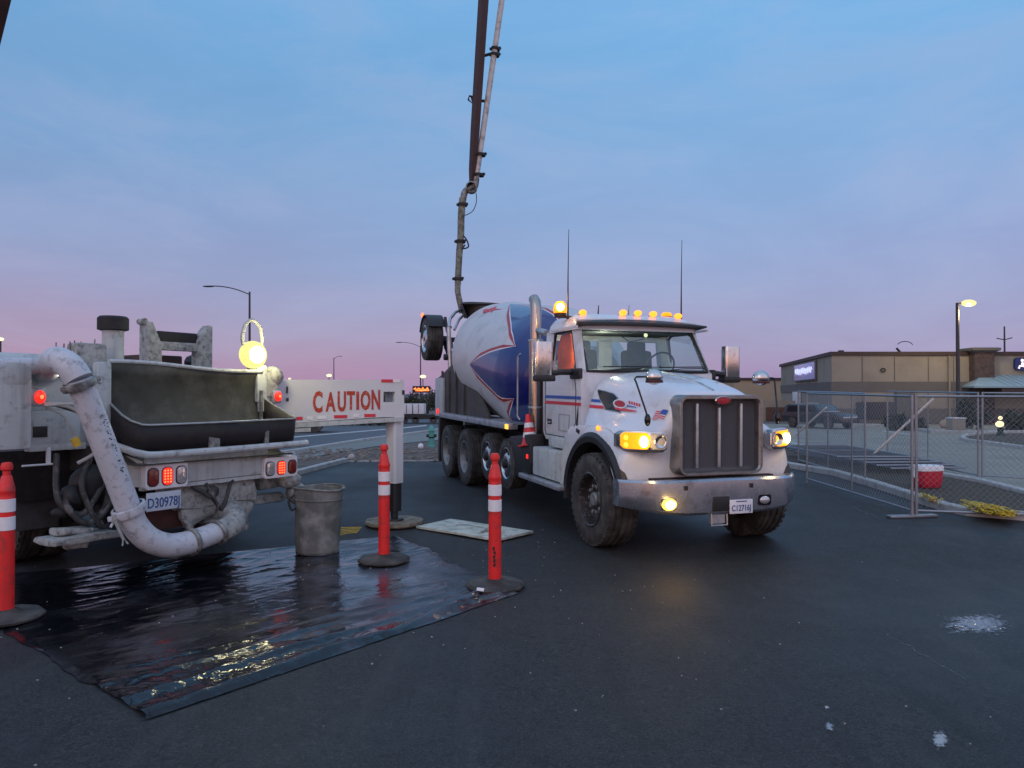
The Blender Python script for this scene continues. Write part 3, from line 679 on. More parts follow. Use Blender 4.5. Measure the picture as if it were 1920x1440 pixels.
# --- bumper
mb = MB(); rings = []
def bumx(y):
    a = abs(y)
    return 1.03-.05*(a/.8)**2 if a < .8 else .98-.30*((a-.8)/.37)**1.5
for i in range(41):
    y = -1.17+2.34*i/40; a = abs(y); x = bumx(y); zb = .485+(.0 if a < .5 else .085*((a-.5)/.67)**1.3); zt = .875-.012*a
    rings.append([(x-.14, y, zt), (x-.03, y, zt+.004), (x, y, zt-.02), (x+.012, y, (zt+zb)/2), (x, y, zb+.03), (x-.03, y, zb), (x-.14, y, zb)])
mb.loft(rings); bp = mb.build('bumper', M['steelwhite'], T)
mb = MB()
for y in (-.53, .30): mb.box((bumx(y)+.003, y, .79), (.02, .05, .05), bev=.006)
mb.box((bumx(.1)+.004, -.10, .605), (.02, .215, .165), bev=.008); mb.build('tow_opening', M['black'], bp, split=True)
mb = MB(); mb.tube([(1.0, -.20, .50), (1.01, -.20, .365), (1.01, 0, .365), (1.0, 0, .50)], .010, 6); mb.box((.97, -.1, .43), (.03, .18, .10)); mb.build('tow_bracket', M['alu'], bp)
mb = MB(); mb.box((bumx(.15)+.018, .155, .565), (.008, .30, .155), bev=.004); pl = mb.build('licence_plate', M['decal_white'], bp)
mb = MB(); Mt = frame((bumx(.15)+.0225, .155, .55), (0, 1, 0), (0, 0, 1)); add_text(mb, 'C12716J', Mt, .065, .8, .001)
mb.box((bumx(.15)+.023, .155, .622), (.002, .14, .012)); mb.build('plate_number', M['plateblue'], pl)
for y, lit in ((-.73, 1), (.48, 0)):
    xx = bumx(y)
    mb = MB(); mb.loft([ring_rr(xx+.004, y, .62, .17, .12, .03), ring_rr(xx+.020, y, .62, .17, .12, .03), ring_rr(xx+.020, y, .62, .145, .095, .025)]); fl = mb.build('fog_light', M['blackgloss'], bp)
    mb = MB(); mb.ell((xx+.018, y, .62), (.03, .095 if lit else .068, .068 if lit else .045)); mb.build('lens', M['fogglow'] if lit else M['clear'], fl)  # lit lens drawn larger than the unlit one, glow built into it
    if lit: mb = MB(); mb.ell((xx+.045, y, .62), (.02, .062, .046)); mb.build('bulb', M['hot'], fl)
    if lit: lamp('fog_bulb', (xx+.12, y, .62), 4, (1, .55, .15), T, .05)
# --- headlights
for s in (-1, 1):
    CL = .44 if s < 0 else .14
    def hp(t, z, off=0):   # t 0 inner .. 1 outer along the wrap
        y = .69+.42*t; x = .855-.05*t-.20*t**3
        return (x+off, s*y, z)
    def outline(t0, t1, z0, z1, off, n=10, r=.5):
        top = []; bot = []
        for i in range(n+1):
            t = t0+(t1-t0)*i/n
            k = 1.0
            for e, tt in ((t0, 0.0), (t1, 1.0)):
                dd = abs(t-e)/(abs(t1-t0)*.18)
                if dd < 1: k = min(k, .62+.38*math.sqrt(max(0, 1-(1-dd)**2)))
            zc = (z0+z1)/2+.008*t; h = (z1-z0)/2*k
            top.append(hp(t, zc+h, off)); bot.append(hp(t, zc-h, off))
        return top+bot[::-1]
    mb = MB(); mb.loft([outline(-.02, 1.04, 1.165, 1.395, -.10), outline(-.02, 1.04, 1.165, 1.395, .012), outline(0, 1.02, 1.185, 1.38, .02)]); hl = mb.build('headlight', M['chrome'], T)
    mb = MB(); mb.loft([outline(.0, CL, 1.195, 1.375, .02), outline(.02, CL-.01, 1.20, 1.37, .035)]); mb.build('clear_lens', M['clear'], hl)
    mb = MB()
    c1 = hp(.20, 1.285, .03); mb.lathe([(.02, 0), (.06, .01), (.07, .02), (.072, .012)], c1, (1, 0, 0), 20); mb.build('reflector', M['chrome'], hl)
    mb = MB(); c2 = hp(.56 if s < 0 else .66, 1.285, .02); mb.ell(c2, (.035, .060, .066)); mb.build('bulb', M['hot'], hl)
    mb = MB(); mb.loft([outline(CL, 1.02, 1.195, 1.38, .018), outline(CL+.01, 1.0, 1.20, 1.375, .034)]); mb.build('amber_lens', M['amberlens'], hl)
    mb = MB()
    for dz in (-.04, .04): mb.ell(hp(.92, 1.285+dz, .02), (.03, .03, .03))
    mb.build('turn_bulb', M['amber'], hl)
    lamp('headlight_bulb', (c2[0]+.16, c2[1], c2[2]), 2.2, (1, .62, .2), T, .05)
    mb = MB(); mb.ell((.05, s*1.12, 1.395), (.035, .022, .03)); mb.build('side_marker', M['amberhot'], T)
    # hood mirror
    mb = MB(); mb.tube([(.76, s*.86, 1.50), (.75, s*.87, 1.60), (.63, s*.93, 1.93), (.61, s*.94, 1.97), (.61, s*.92, 1.995), (.63, s*.76, 2.0)], .011, 8); mb.ell((.76, s*.86, 1.52), (.04, .035, .07))
    hm = mb.build('hood_mirror', M['blackgloss'], T)
    mb = MB(); mb.ell((.65, s*.715, 1.995), (.085, .105, .09), 24); mb.build('mirror_dome', M['white'] if 0 else M['chrome'], hm)
    mb = MB(); mb.lathe([(.096, -.03), (.10, -.012), (.096, 0)], (.65, s*.715, 1.96), (0, 0, 1), 24); mb.build('mirror_rim', M['mirrorred'], hm)
# --- cab
cab = MB()
cab.prism([(-.70, 1.25), (-.72, 2.075), (-.80, 2.10), (-2.06, 2.10), (-2.06, 1.22), (-1.95, 1.12), (-1.0, 1.10)], 'xz', -1.0, 1.0, bev=.045)
cabo = cab.build('cab', M['white'], T)
mb = MB()    # roof
rf = [(2.64, -.95, -2.06, .95), (2.74, -1.0, -2.06, .93), (2.83, -1.10, -2.04, .86), (2.885, -1.28, -1.98, .74), (2.90, -1.45, -1.9, .55)]
rings = []
for z, xf, xb, hw in rf:
    r = .10
    rings.append([(x, y, z) for x, y in rrect((xf+xb)/2, 0, xf-xb, hw*2, r+.05)])
mb.loft(rings); roof = mb.build('roof', M['hood'], cabo, smooth=60)
mb = MB()
for s in (-1, 1):
    mb.loft([[(-.70, s*.93, 2.06), (-.80, s*.985, 2.06), (-.90, s*.985, 2.06), (-.80, s*.92, 2.06)], [(-1.02, s*.855, 2.66), (-1.08, s*.925, 2.66), (-1.18, s*.925, 2.66), (-1.10, s*.86, 2.66)]])
    mb.loft([[(-1.74, s*.985, 2.05), (-2.06, s*.985, 2.05), (-2.06, s*.90, 2.05), (-1.74, s*.93, 2.05)], [(-1.80, s*.93, 2.66), (-2.06, s*.93, 2.66), (-2.06, s*.85, 2.66), (-1.80, s*.88, 2.66)]])
mb.box((-2.03, 0, 2.14), (.06, 1.85, .10)); mb.box((-2.03, 0, 2.60), (.06, 1.8, .10)); mb.box((-2.03, -.02, 2.37), (.06, .22, .4))
mb.build('pillar', M['white'], cabo)
mb = MB(); W0 = [(-.735, -.90, 2.085), (-.735+.04, -.45, 2.085), (-.735+.055, 0, 2.085), (-.735+.04, .45, 2.085), (-.735, .90, 2.085)]; W1 = [(-1.07, -.85, 2.665), (-1.03, -.43, 2.675), (-1.015, 0, 2.68), (-1.03, .43, 2.675), (-1.07, .85, 2.665)]
mb.add(W0+W1, [(i, i+1, i+6, i+5) for i in range(4)]); ws = mb.build('windshield', M['glassw'], cabo)
mb = MB(); mb.tube(W0, .022, 8); mb.tube([W0[0], W1[0]], .018, 8); mb.tube([W0[4], W1[4]], .018, 8); mb.tube(W1, .018, 8); mb.build('windshield_seal', M['black'], ws)
mb = MB()
for y0, y1 in ((-.72, .02), (.10, .84)):
    mb.tube([(-.655, y0+.05, 2.09), (-.665, (y0+y1)/2, 2.125), (-.70, y1, 2.135)], .007, 6)
    mb.tube([(-.672, y0+.02, 2.14), (-.685, y1-.02, 2.155)], .009, 6)
mb.build('wiper', M['black'], ws)
for s in (-1, 1):
    yb, yt = s*.972, s*.918
    Q = [(-.90, yb, 2.10), (-1.16, yt, 2.60), (-1.24, yt-.0*s, 2.635), (-1.70, yt, 2.635), (-1.77, yt, 2.59), (-1.77, yb, 2.10)]
    mb = MB(); mb.add(Q, [tuple(range(6))]); sw = mb.build('side_window', M['glass'], cabo, smooth=None)
    mb = MB(); mb.tube(Q, .02, 6, closed=True); mb.build('window_seal', M['black'], sw)
    mb = MB(); mb.box((-1.33, s*.99, 2.665), (.95, .02, .03)); mb.build('drip_rail', M['white'], cabo)
    # door outline and handle
    mb = MB(); D = [(-.92, s*1.003, 2.08), (-.86, s*1.003, 1.85), (-.86, s*1.003, 1.42), (-1.02, s*1.003, 1.20), (-1.9, s*1.003, 1.20), (-1.94, s*1.003, 1.26), (-1.94, s*1.003, 2.08)]
    mb.tube(D, .006, 6); dr = mb.build('door', M['black'], cabo)
    mb = MB(); mb.box((-1.77, s*1.004, 1.385), (.15, .012, .075), bev=.01); mb.build('handle_recess', M['black'], dr)
    mb = MB(); mb.box((-1.76, s*1.015, 1.375), (.10, .02, .028), bev=.006); mb.build('door_handle', M['chrome'], dr)
    # stripes across door and cowl
    for nm, z, m in (('blue_stripe', 1.735, 'decal_blue'), ('red_stripe', 1.655, 'decal_red')):
        mb = MB(); mb.box((-1.32, s*1.0035, z), (1.22, .004, .042)); mb.build(nm, M[m], dr)
# visor
mb = MB(); mb.loft([[(-1.02, y, 2.80-.05*abs(y)**2), (-.86, y*1.05, 2.745-.02*abs(y)**2), (-.855, y*1.05, 2.722-.02*abs(y)**2), (-1.03, y, 2.70-.03*abs(y)**2)] for y in [-.93+.155*i for i in range(13)]])
mb.build('sun_visor', M['black'], cabo)
mb = MB(); mb.loft([[(-1.10, y, 2.835-.05*abs(y)**2), (-1.0, y, 2.80-.03*abs(y)**2), (-1.0, y, 2.765-.03*abs(y)**2), (-1.10, y, 2.80-.05*abs(y)**2)] for y in [-.90+.15*i for i in range(13)]])
mb.build('roof_brow', M['hood'], cabo, smooth=60)
# marker lights, beacons, antennas
for y in (-.76, -.15, .08, .32, .72):
    z = 2.875-.04*abs(y)**2
    mb = MB(); mb.lathe([(.05, 0), (.048, .02)], (-1.22, y, z-.005), (0, 0, 1), 16); ml = mb.build('marker_light', M['chrome'], cabo)
    mb = MB(); mb.ell((-1.19, y, z+.03), (.075, .048, .042)); mb.build('lens', M['amberhot'], ml)
mb = MB(); mb.lathe([(.085, 0), (.085, .03), (.07, .04)], (-1.45, -.98, 2.86), (0, 0, 1), 20); mb.box((-1.45, -.9, 2.84), (.08, .3, .03)); bc = mb.build('beacon', M['black'], cabo)
mb = MB(); mb.lathe([(.09, 0), (.098, .06), (.085, .12), (.05, .16), (.001, .17)], (-1.45, -.98, 2.89), (0, 0, 1), 20); mb.build('lens', M['amberlens'], bc)  # lens made oversized so that it includes the beacon's glow
mb = MB(); mb.ell((-1.37, -1.01, 2.965), (.03, .058, .055)); mb.build('bulb', M['hot'], bc)
mb = MB(); mb.lathe([(.085, 0), (.085, .03), (.07, .04)], (-1.4, .66, 2.86), (0, 0, 1), 20); bc = mb.build('beacon', M['black'], cabo)
mb = MB(); mb.lathe([(.075, 0), (.078, .03), (.05, .055), (.001, .06)], (-1.4, .66, 2.90), (0, 0, 1), 20); mb.build('lens', M['amberlens'], bc)
lamp('beacon_bulb', (-1.3, -1.1, 3.1), 4, (1, .4, .05), T)
for x, y, h, r in ((-1.3, -.93, 4.02, .008), (-1.3, .84, 4.0, .008), (-1.5, -.38, 3.03, .012), (-1.5, .10, 3.05, .006)):
    mb = MB(); mb.tube([(x, y, 2.80), (x, y, (h+2.8)/2), (x-.005, y+.01, h)], [r*1.8, r, r*.5], 6); mb.build('antenna', M['black'], cabo)
# interior
mb = MB(); mb.box((-.98, 0, 2.03), (.36, 1.76, .14), bev=.04); mb.box((-2.0, 0, 1.8), (.04, 1.8, .6)); mb.box((-1.5, 0, 2.64), (.9, 1.7, .03)); mb.box((-1.5, 0, 1.5), (1.0, 1.8, .05)); mb.build('dashboard', M['interior'], cabo)
mb = MB(); mb.box((-.85, .12, 2.115), (.22, .34, .012), rot=(0, R(-4), 0)); mb.build('papers', M['trailer'], cabo)
for y in (-.48, .42):
    mb = MB(); mb.box((-1.62, y, 1.88), (.5, .5, .16), bev=.05); mb.box((-1.84, y, 2.14), (.14, .48, .56), rot=(0, R(-6), 0), bev=.06); mb.box((-1.86, y, 2.46), (.11, .28, .18), bev=.045); mb.build('seat', M['seat'], cabo)
mb = MB(); mb.tube([(-1.17+.09*math.sin(a)*1, .42+.22*math.cos(a), 2.16+.2*math.sin(a)) for a in [2*math.pi*k/24 for k in range(24)]], .014, 6, closed=True); mb.tube([(-1.17, .42, 2.16), (-1.0, .42, 2.02)], .025); mb.build('steering_wheel', M['black'], cabo)
mb = MB(); mb.lathe([(.02, 0), (.03, .02), (.001, .03)], (-1.2, .20, 2.60), (1, 0, 0), 12); mb.build('dome_light', M['lamphot'], cabo)
lamp('cab_fill', (-1.2, -.45, 2.5), 13, (1, .85, .65), T, .05)  # fill added by the side window to brighten the jacket, apart from dome light
mb = MB(); mb.tube([(-1.12, -.25, 2.60), (-1.1, -.1, 2.5), (-1.08, .12, 2.54)], .008, 6); mb.build('sun_mic_cord', M['black'], cabo)
# door mirrors
for s in (-1, 1):
    mb = MB(); mb.tube([(-.95, s*.99, 2.07), (-.93, s*1.2, 2.07), (-.94, s*1.43, 2.03)], .04, 8); mb.box((-.86, s*1.0, 2.05), (.30, .06, .14), bev=.02); mb.box((-.95, s*1.41, 1.99), (.17, .27, .09), bev=.03)
    ma = mb.build('door_mirror', M['black'], cabo)
    mb = MB(); mb.prism(rrect(-.95, s*1.43, .15, .25, .05, 4), 'xy', 2.02, 2.46, bev=.02); mb.build('mirror_shell', M['chrome'], ma)
    mb = MB(); mb.box((-1.03, s*1.43, 2.24), (.006, .20, .36), bev=.002); mb.build('mirror_glass', M['clear'], ma)
    # exhaust stack behind the cab
    if s < 0:
        mb = MB(); x, y = (-2.52, s*.93)
        mb.tube([(x, y, 1.15), (x, y, 2.58), (x, y, 2.60), (x, y, 3.05), (x-.03, y, 3.16), (x-.10, y, 3.22)], [.105, .105, .085, .085, .085, .082], 24)
        stk = mb.build('exhaust_stack', M['stack'], T)
        mb = MB(); mb.lathe([(.115, 0), (.115, .03)], (x, y, 2.56), (0, 0, 1), 24); mb.lathe([(.115, 0), (.115, .03)], (x, y, 1.55), (0, 0, 1), 24)
        mb.tube([(x+.1, y, 2.72), (x+.4, y*.98, 2.66)], .05, 10); mb.build('stack_clamp', M['alu'], stk, split=True)
        mb = MB(); mb.prism(rrect(x+.02, y+.16, .26, .18, .05, 3), 'xy', 1.15, 2.5, bev=.02); mb.build('heat_shield', M['concretegrey'], T)
    mb = MB(); mb.tube([(-2.74, s*1.10, 2.38), (-2.80, s*1.12, 2.33), (-2.80, s*1.12, 1.42), (-2.74, s*1.10, 1.36)], .014, 8); mb.build('grab_rail', M['alu'], T)
    # steps and tank
    mb = MB(); mb.box((-1.32, s*.93, 1.12), (.60, .30, .14), bev=.02); mb.box((-1.47, s*.97, .82), (1.02, .42, .40), bev=.03)
    mb.add([(-.98, s*1.17, .62), (-.98, s*.8, .62), (-.80, s*.8, .56), (-.80, s*1.12, .56), (-.98, s*1.18, .99), (-.98, s*.8, .99), (-.86, s*.8, 1.2), (-.86, s*1.08, 1.2)], [(0, 1, 2, 3), (4, 5, 6, 7), (0, 1, 5, 4), (3, 2, 6, 7), (0, 3, 7, 4), (1, 2, 6, 5)])
    mb.build('step_box', M['pumpwhite'], T)
    mb = MB(); mb.box((-1.62, s*1.04, .565), (1.55, .42, .07), bev=.015); mb.build('step_board', M['alu'], T)
    # rear fender deck
    mb = MB(); mb.box((-5.28, s*1.14, 1.25), (4.66, .16, .10), bev=.01); mb.box((-5.28, s*.9, 1.285), (4.66, .5, .02)); dk = mb.build('fender_deck', M['alu'], T)
    mb = MB(); mb.box((-3.02, s*1.225, 1.245), (.13, .02, .075), bev=.008); mb.build('deck_marker', M['amber'], dk)
    # mud guards
    mb = MB(); mb.prism([(-2.95, 1.10), (-2.70, 1.12), (-2.05, 1.19), (-2.0, .78), (-2.12, .56), (-2.75, .50), (-2.85, .8)], 'xz', min(s*.98, s*1.2), max(s*.98, s*1.2), bev=.02); mg = mb.build('mud_guard', M['black'], T)
    mb = MB(); mb.box((-2.12, s*1.21, .86), (.06, .012, .06), bev=.004); mb.build('reflector', M['redlit'], mg)  # reflector drawn glowing, its shine put into an emissive red
    mb = MB(); mb.prism([(-7.66, .25), (-7.66, 1.22), (-7.5, 1.22), (-7.55, .25)], 'xz', min(s*.7, s*1.22), max(s*.7, s*1.22)); mb.build('mud_flap', M['black'], T)
# --- drum
tl = R(8); D0 = Vector((-2.65, 0, 1.92)); ax = Vector((-math.cos(tl), 0, math.sin(tl))); e1 = Vector((0, -1, 0)); e2 = Vector((math.sin(tl), 0, math.cos(tl)))
DP = [(0, .60), (.25, .90), (.8, 1.09), (1.2, 1.15), (3.75, 1.15), (4.35, 1.10), (5.95, .62), (6.35, .5)]
def dr_(s):
    for (a, ra), (b, rb) in zip(DP, DP[1:]):
        if a <= s <= b: return ra+(rb-ra)*(s-a)/(b-a)
    return .5
def dpt(s, th, off=0): return D0+ax*s+(e1*math.cos(th)+e2*math.sin(th))*(dr_(s)+off)
mb = MB(); ss = []
for (a, ra), (b, rb) in zip(DP, DP[1:]):
    for k in range(4): ss.append(a+(b-a)*k/4)
ss.append(6.35)
mb.loft([[dpt(s_, 2*math.pi*k/96) for k in range(96)] for s_ in ss]); drum = mb.build('mixing_drum', M['drumwhite'], T, smooth=25)
for s_ in (1.2, 3.75, 4.35):
    mb = MB(); mb.loft([[dpt(s_+d, 2*math.pi*k/96, o_) for k in range(96)] for d, o_ in ((-.012, -.01), (-.008, .004), (.008, .004), (.012, -.01))], cap=False); mb.build('weld_seam', M['drumwhite'], drum)
STAR = [(3.15, 1.32), (2.11, 1.0), (1.46, .79), (1.05, .63), (.76, .48), (1.15, .37), (1.71, .26), (2.19, .14), (2.76, -.02), (2.3, -.12), (1.83, -.20), (1.41, -.27), (1.04, -.34), (.64, -.32), (.79, -.48), (1.06, -.65), (1.25, -.95), (1.2, -1.4), (.03, -1.4), (.03, 1.22), (.60, 1.23), (1.12, 1.25), (1.69, 1.29), (2.4, 1.33)]
def inset(poly, d):
    n = len(poly); o = []; area = sum(poly[i][0]*poly[(i+1) % n][1]-poly[(i+1) % n][0]*poly[i][1] for i in range(n)); sg = 1 if area > 0 else -1
    for i in range(n):
        p0, p1, p2 = (Vector(poly[j % n]) for j in (i-1, i, i+1))
        a = (p1-p0).normalized(); b = (p2-p1).normalized()
        na = Vector((-a.y, a.x))*sg; nb = Vector((-b.y, b.x))*sg
        q = na+nb; k = d/max(.45, (q.length/2)**2)/2
        o.append(tuple(p1+q*k))
    return o
def decal(poly, off, m, name, parent, dth=.12):
    b = bmesh.new(); b.faces.new([b.verts.new((p[0], p[1], 0)) for p in poly])
    bmesh.ops.triangulate(b, faces=b.faces[:])
    y = -2.0
    while y < 2: bmesh.ops.bisect_plane(b, geom=b.verts[:]+b.edges[:]+b.faces[:], plane_co=(0, y, 0), plane_no=(0, 1, 0)); y += .0654498
    for s_ in (.25, .8, 1.2, 3.75, 4.35, .5, 2.0): bmesh.ops.bisect_plane(b, geom=b.verts[:]+b.edges[:]+b.faces[:], plane_co=(s_, 0, 0), plane_no=(1, 0, 0))
    for v in b.verts: v.co = dpt(v.co.x, v.co.y, off)
    mbx = MB(); mbx._merge(b); b.free(); return mbx.build(name, m, parent, smooth=60)
decal(inset(STAR, -.075), .006, M['redline'], 'star_border', drum)
decal(inset(STAR, -.022), .010, M['decal_white'], 'star_outline', drum)
decal(STAR, .014, M['blue'], 'star', drum)
shrink = lambda P_, k: [((x-sum(p[0] for p in P_)/len(P_))*k+sum(p[0] for p in P_)/len(P_), (y-sum(p[1] for p in P_)/len(P_))*k+sum(p[1] for p in P_)/len(P_)) for x, y in P_]
sp = [(4.05, 1.0), (3.62, 1.06), (3.50, 1.22), (3.30, 1.10), (2.75, 1.12), (3.18, 1.02), (3.05, .93), (3.32, .97), (3.55, .85), (3.48, .98)]
decal(shrink(sp, .72), .008, M['decal_red'], 'small_star', drum)
sp = [(3.9, -.55), (3.5, -.60), (3.3, -.50), (3.25, -.62), (2.7, -.70), (3.2, -.69), (3.3, -.80), (3.45, -.68)]
decal(shrink(sp, .72), .008, M['decal_red'], 'small_star', drum)
# --- rear pedestal, hopper, chute, tag axle
mb = MB()
for s in (-1, 1):
    mb.prism([(-8.55, 1.18), (-8.55, 2.05), (-8.15, 2.12), (-7.3, 2.32), (-6.6, 2.36), (-5.5, 1.9), (-4.6, 1.35), (-4.6, 1.29), (-7.5, 1.29), (-7.7, 1.18)], 'xz', min(s*.98, s*1.03), max(s*.98, s*1.03), bev=.01)
mb.box((-8.55, 0, 1.62), (.05, 2.06, .86)); mb.box((-7.3, 0, 1.9), (.12, 1.7, 1.0)); ped = mb.build('rear_pedestal', M['concretegrey'], T)
mb = MB()
for s in (-1, 1): mb.box((-8.2, s*1.06, 1.62), (.72, .05, .86), bev=.01)
mb.box((-8.6, 0, 1.9), (.04, 2.1, .2)); mb.build('rear_box', M['pumpwhite'], ped)
for x in (-8.0, -7.4, -6.8, -6.2):
    mb = MB(); mb.box((x, -1.05, 1.75-(.0 if x < -6.5 else .15)), (.06, .04, .9 if x < -6.5 else .6)); mb.build('stiffener', M['concretegrey'], ped)
mb = MB(); mb.lathe([(.07, 0), (.07, .08), (.001, .09)], (-7.75, -1.0, 2.5), (0, -1, 0), 12); mb.tube([(-7.75, -.9, 2.5), (-7.75, -.9, 2.2)], .03, 8); mb.build('inspection_lamp', M['black'], ped)
for y in (-1.06, 1.06):
    mb = MB(); mb.lathe([(.06, 0), (.06, .02), (.001, .03)], (-8.25, y*1.03, 1.30), (0, y, 0), 16); mb.build('tail_marker', M['redlit'], ped)
mb = MB()
for s in (-1, 1):
    mb.tube([(-7.7, s*.95, 2.2), (-7.75, s*.98, 3.15)], .05, 8)
    mb.tube([(-7.75, s*.98, 3.15), (-7.85, s*.92, 3.35), (-8.05, s*.75, 3.52), (-8.3, s*.5, 3.62)], .035, 8)
    mb.tube([(-7.75, s*.85, 3.1), (-7.9, s*.7, 3.35), (-8.1, s*.5, 3.5)], .03, 8)
mb.build('hopper_frame', M['alu'], T, split=True)
mb = MB(); mb.loft([[(-8.0+.55*math.cos(a), .62*math.sin(a), 3.72-.1*math.cos(a)) for a in [2*math.pi*k/20 for k in range(20)]], [(-8.05+.3*math.cos(a), .34*math.sin(a), 3.05) for a in [2*math.pi*k/20 for k in range(20)]]], cap=False)
hp_ = mb.build('charge_hopper', M['concretegrey'], T); hp_.modifiers.new('s', 'SOLIDIFY').thickness = .02
mb = MB(); mb.add([(-7.5, -.75, 3.66), (-8.5, -.55, 3.66), (-8.4, .5, 3.66), (-7.45, .5, 3.68), (-7.6, -.6, 3.35), (-8.2, -.5, 3.4)], [(0, 1, 2, 3), (0, 1, 5, 4)]); sp_ = mb.build('splash_shield', M['black'], T, smooth=None); sp_.modifiers.new('s', 'SOLIDIFY').thickness = .015
mb = MB(); rings = []
for i in range(9):
    t = i/8; rings.append([(-8.5-.9*t, .35*math.cos(a), 2.9-1.0*t+.22*math.sin(a)) for a in [math.pi+math.pi*k/10 for k in range(11)]])
mb.loft(rings, cap=False, ring_closed=False); ch = mb.build('chute', M['concretegrey'], T); ch.modifiers.new('s', 'SOLIDIFY').thickness = .02
for s in (-1, 1):
    c = (-9.62, s*.93, 3.0)
    wt = again(wp, c, s > 0)
    for o in [x for x in bpy.data.objects if x.parent == wt]: o.scale = (1.30, 1.35, 1.30)
    wt.scale = (1, 1, 1)
    mb = MB(); rings = []
    for i in range(13):
        a = R(160-i*11); rings.append([(c[0]+math.cos(a)*r, s*y, c[2]+math.sin(a)*r) for r, y in ((.56, .72), (.59, .72), (.59, 1.12), (.56, 1.12))])
    mb.loft(rings); tf = mb.build('tag_fender', M['black'], T)
    mb = MB(); mb.ell((c[0]-.28, s*1.10, 3.60), (.05, .04, .06)); mb.build('tag_light', M['redhot'], tf)
    mb = MB(); mb.tube([(-8.5, s*.6, 1.9), (-9.0, s*.6, 2.5), (-9.62, s*.6, 3.0)], .08, 10); mb.tube([(-8.3, s*.8, 3.2), (-9.0, s*.7, 3.15), (-9.2, s*.7, 3.5)], .035, 8)
    mb.tube([(-9.62, s*.5, 3.0), (-9.62, s*.9, 3.0)], .09, 10); mb.box((-9.2, s*.62, 2.85), (.3, .16, .2), bev=.03); mb.build('tag_arm', M['frame'], T)
mb = MB(); mb.tube([(-9.62, -.6, 3.0), (-9.62, .6, 3.0)], .06, 10); mb.build('tag_axle', M['frame'], T)
# --- loose things on the truck
MT = mw(T)
c = thing('traffic_cone', 'orange traffic cone with white bands stowed upright behind the mixer cab', 'traffic cone', MT @ Vector((-2.28, -1.10, 1.0)), (R(2), R(-7), R(-71)))
mb = MB(); mb.lathe([(.14, .02), (.115, .06), (.035, .46), (.03, .47), (.001, .47)], (0, 0, 0), (0, 0, 1), 24); mb.build('cone_body', M['cone'], c)
for a, b in ((.13, .20), (.27, .34)):
    ra = .115-(a-.06)*.2+.003; rb = .115-(b-.06)*.2+.003
    mb = MB(); mb.lathe([(ra, a), (rb, b)], (0, 0, 0), (0, 0, 1), 24); mb.build('white_band', M['band'], c)
mb = MB(); mb.box((0, 0, .01), (.32, .30, .025), bev=.01); mb.build('cone_base', M['cone'], c)
mb = MB()
prof = [(.04, .0), (.10, .02), (.14, .14), (.15, .30), (.13, .46), (.09, .54), (.03, .57)]
mb.loft([[(.26*math.cos(a)*r*7, .10*math.sin(a)*r*7*.9, z) for a in [2*math.pi*k/24 for k in range(24)]] for r, z in prof]); mb.rough(.03, 9, 2).rough(.012, 25, 5)
for v in mb.bm.verts: v.co.x *= .7
j = mb.build('jacket', M['hiviz'])
j.location = MT @ Vector((-1.60, -.82, 2.06)); j.rotation_euler = (0, 0, R(-71)); tag(j, 'bright orange hi-vis jacket hanging inside the mixer cab side window', 'jacket')

# ================================================================== PUMP TRUCK (local: +x along its rear to the right, +y towards its cab)
P = thing('pump_truck', 'white concrete pump truck with open rear hopper, thick white pipe and raised boom', 'pump truck', (-3.48, 7.0, 0), (0, 0, R(56)))
PI_ = mw(P).inverted()
def bez(pts, n=8):
    out = []; p = [Vector(q) for q in pts]
    for i in range(len(p)-1):
        a, b, c, d = p[max(i-1, 0)], p[i], p[i+1], p[min(i+2, len(p)-1)]
        for k in range(n):
            t = k/n; out.append(.5*((2*b)+(c-a)*t+(2*a-5*b+4*c-d)*t*t+(-a+3*b-3*c+d)*t**3))
    out.append(p[-1]); return out
# chassis and body mass
mb = MB(); 
for x in (.45, 1.4): mb.box((x, 6.8, .95), (.12, 12.4, .28))
mb.box((.92, 2.6, 1.15), (2.0, 3.6, .25)); mb.box((.92, 1.3, .8), (1.5, .6, .5)); mb.box((-.25, 1.5, 1.0), (1.1, .5, .5)); mb.box((1.9, 1.6, .95), (.4, .8, .4)); mb.tube([(-.3, 2.2, .52), (2.1, 2.2, .52)], .09)
mb.build('chassis', M['frame'], P)
mb = MB(); mb.box((.92, 3.2, 1.62), (2.3, 4.4, .75), bev=.04); mb.box((.92, 10.2, 1.9), (2.4, 2.6, 1.9), bev=.12); mb.build('body', M['pumpwhite'], P)
mb = MB(); mb.box((.92, 12.8, 1.75), (2.45, 2.1, 2.3), bev=.18); mb.build('cab', M['pumpwhite'], P)
wq = wheel(-.22, 2.2, .53, .53, .30, .29, 'dish', -1, P)
wq.rotation_euler = (0, 0, R(-90))
for loc in ((.12, 2.2, .53), (-.22, 3.55, .53), (.12, 3.55, .53), (-.15, 12.4, .53)): c = copy_tree(wq, P); c.location = loc
for loc in ((2.06, 2.2, .53), (2.06, 3.55, .53), (2.0, 12.4, .53)): c = copy_tree(wq, P); c.location = loc; c.rotation_euler = (0, 0, R(90))
mb = MB(); mb.box((-.45, 1.35, .72), (.62, .03, .55), rot=(R(6), 0, 0)); mb.build('mud_flap', mat('grey_mudflap', (.075, .08, .085), .7, var=.2, dirt=((.03, .03, .03), .15, 4)), P)
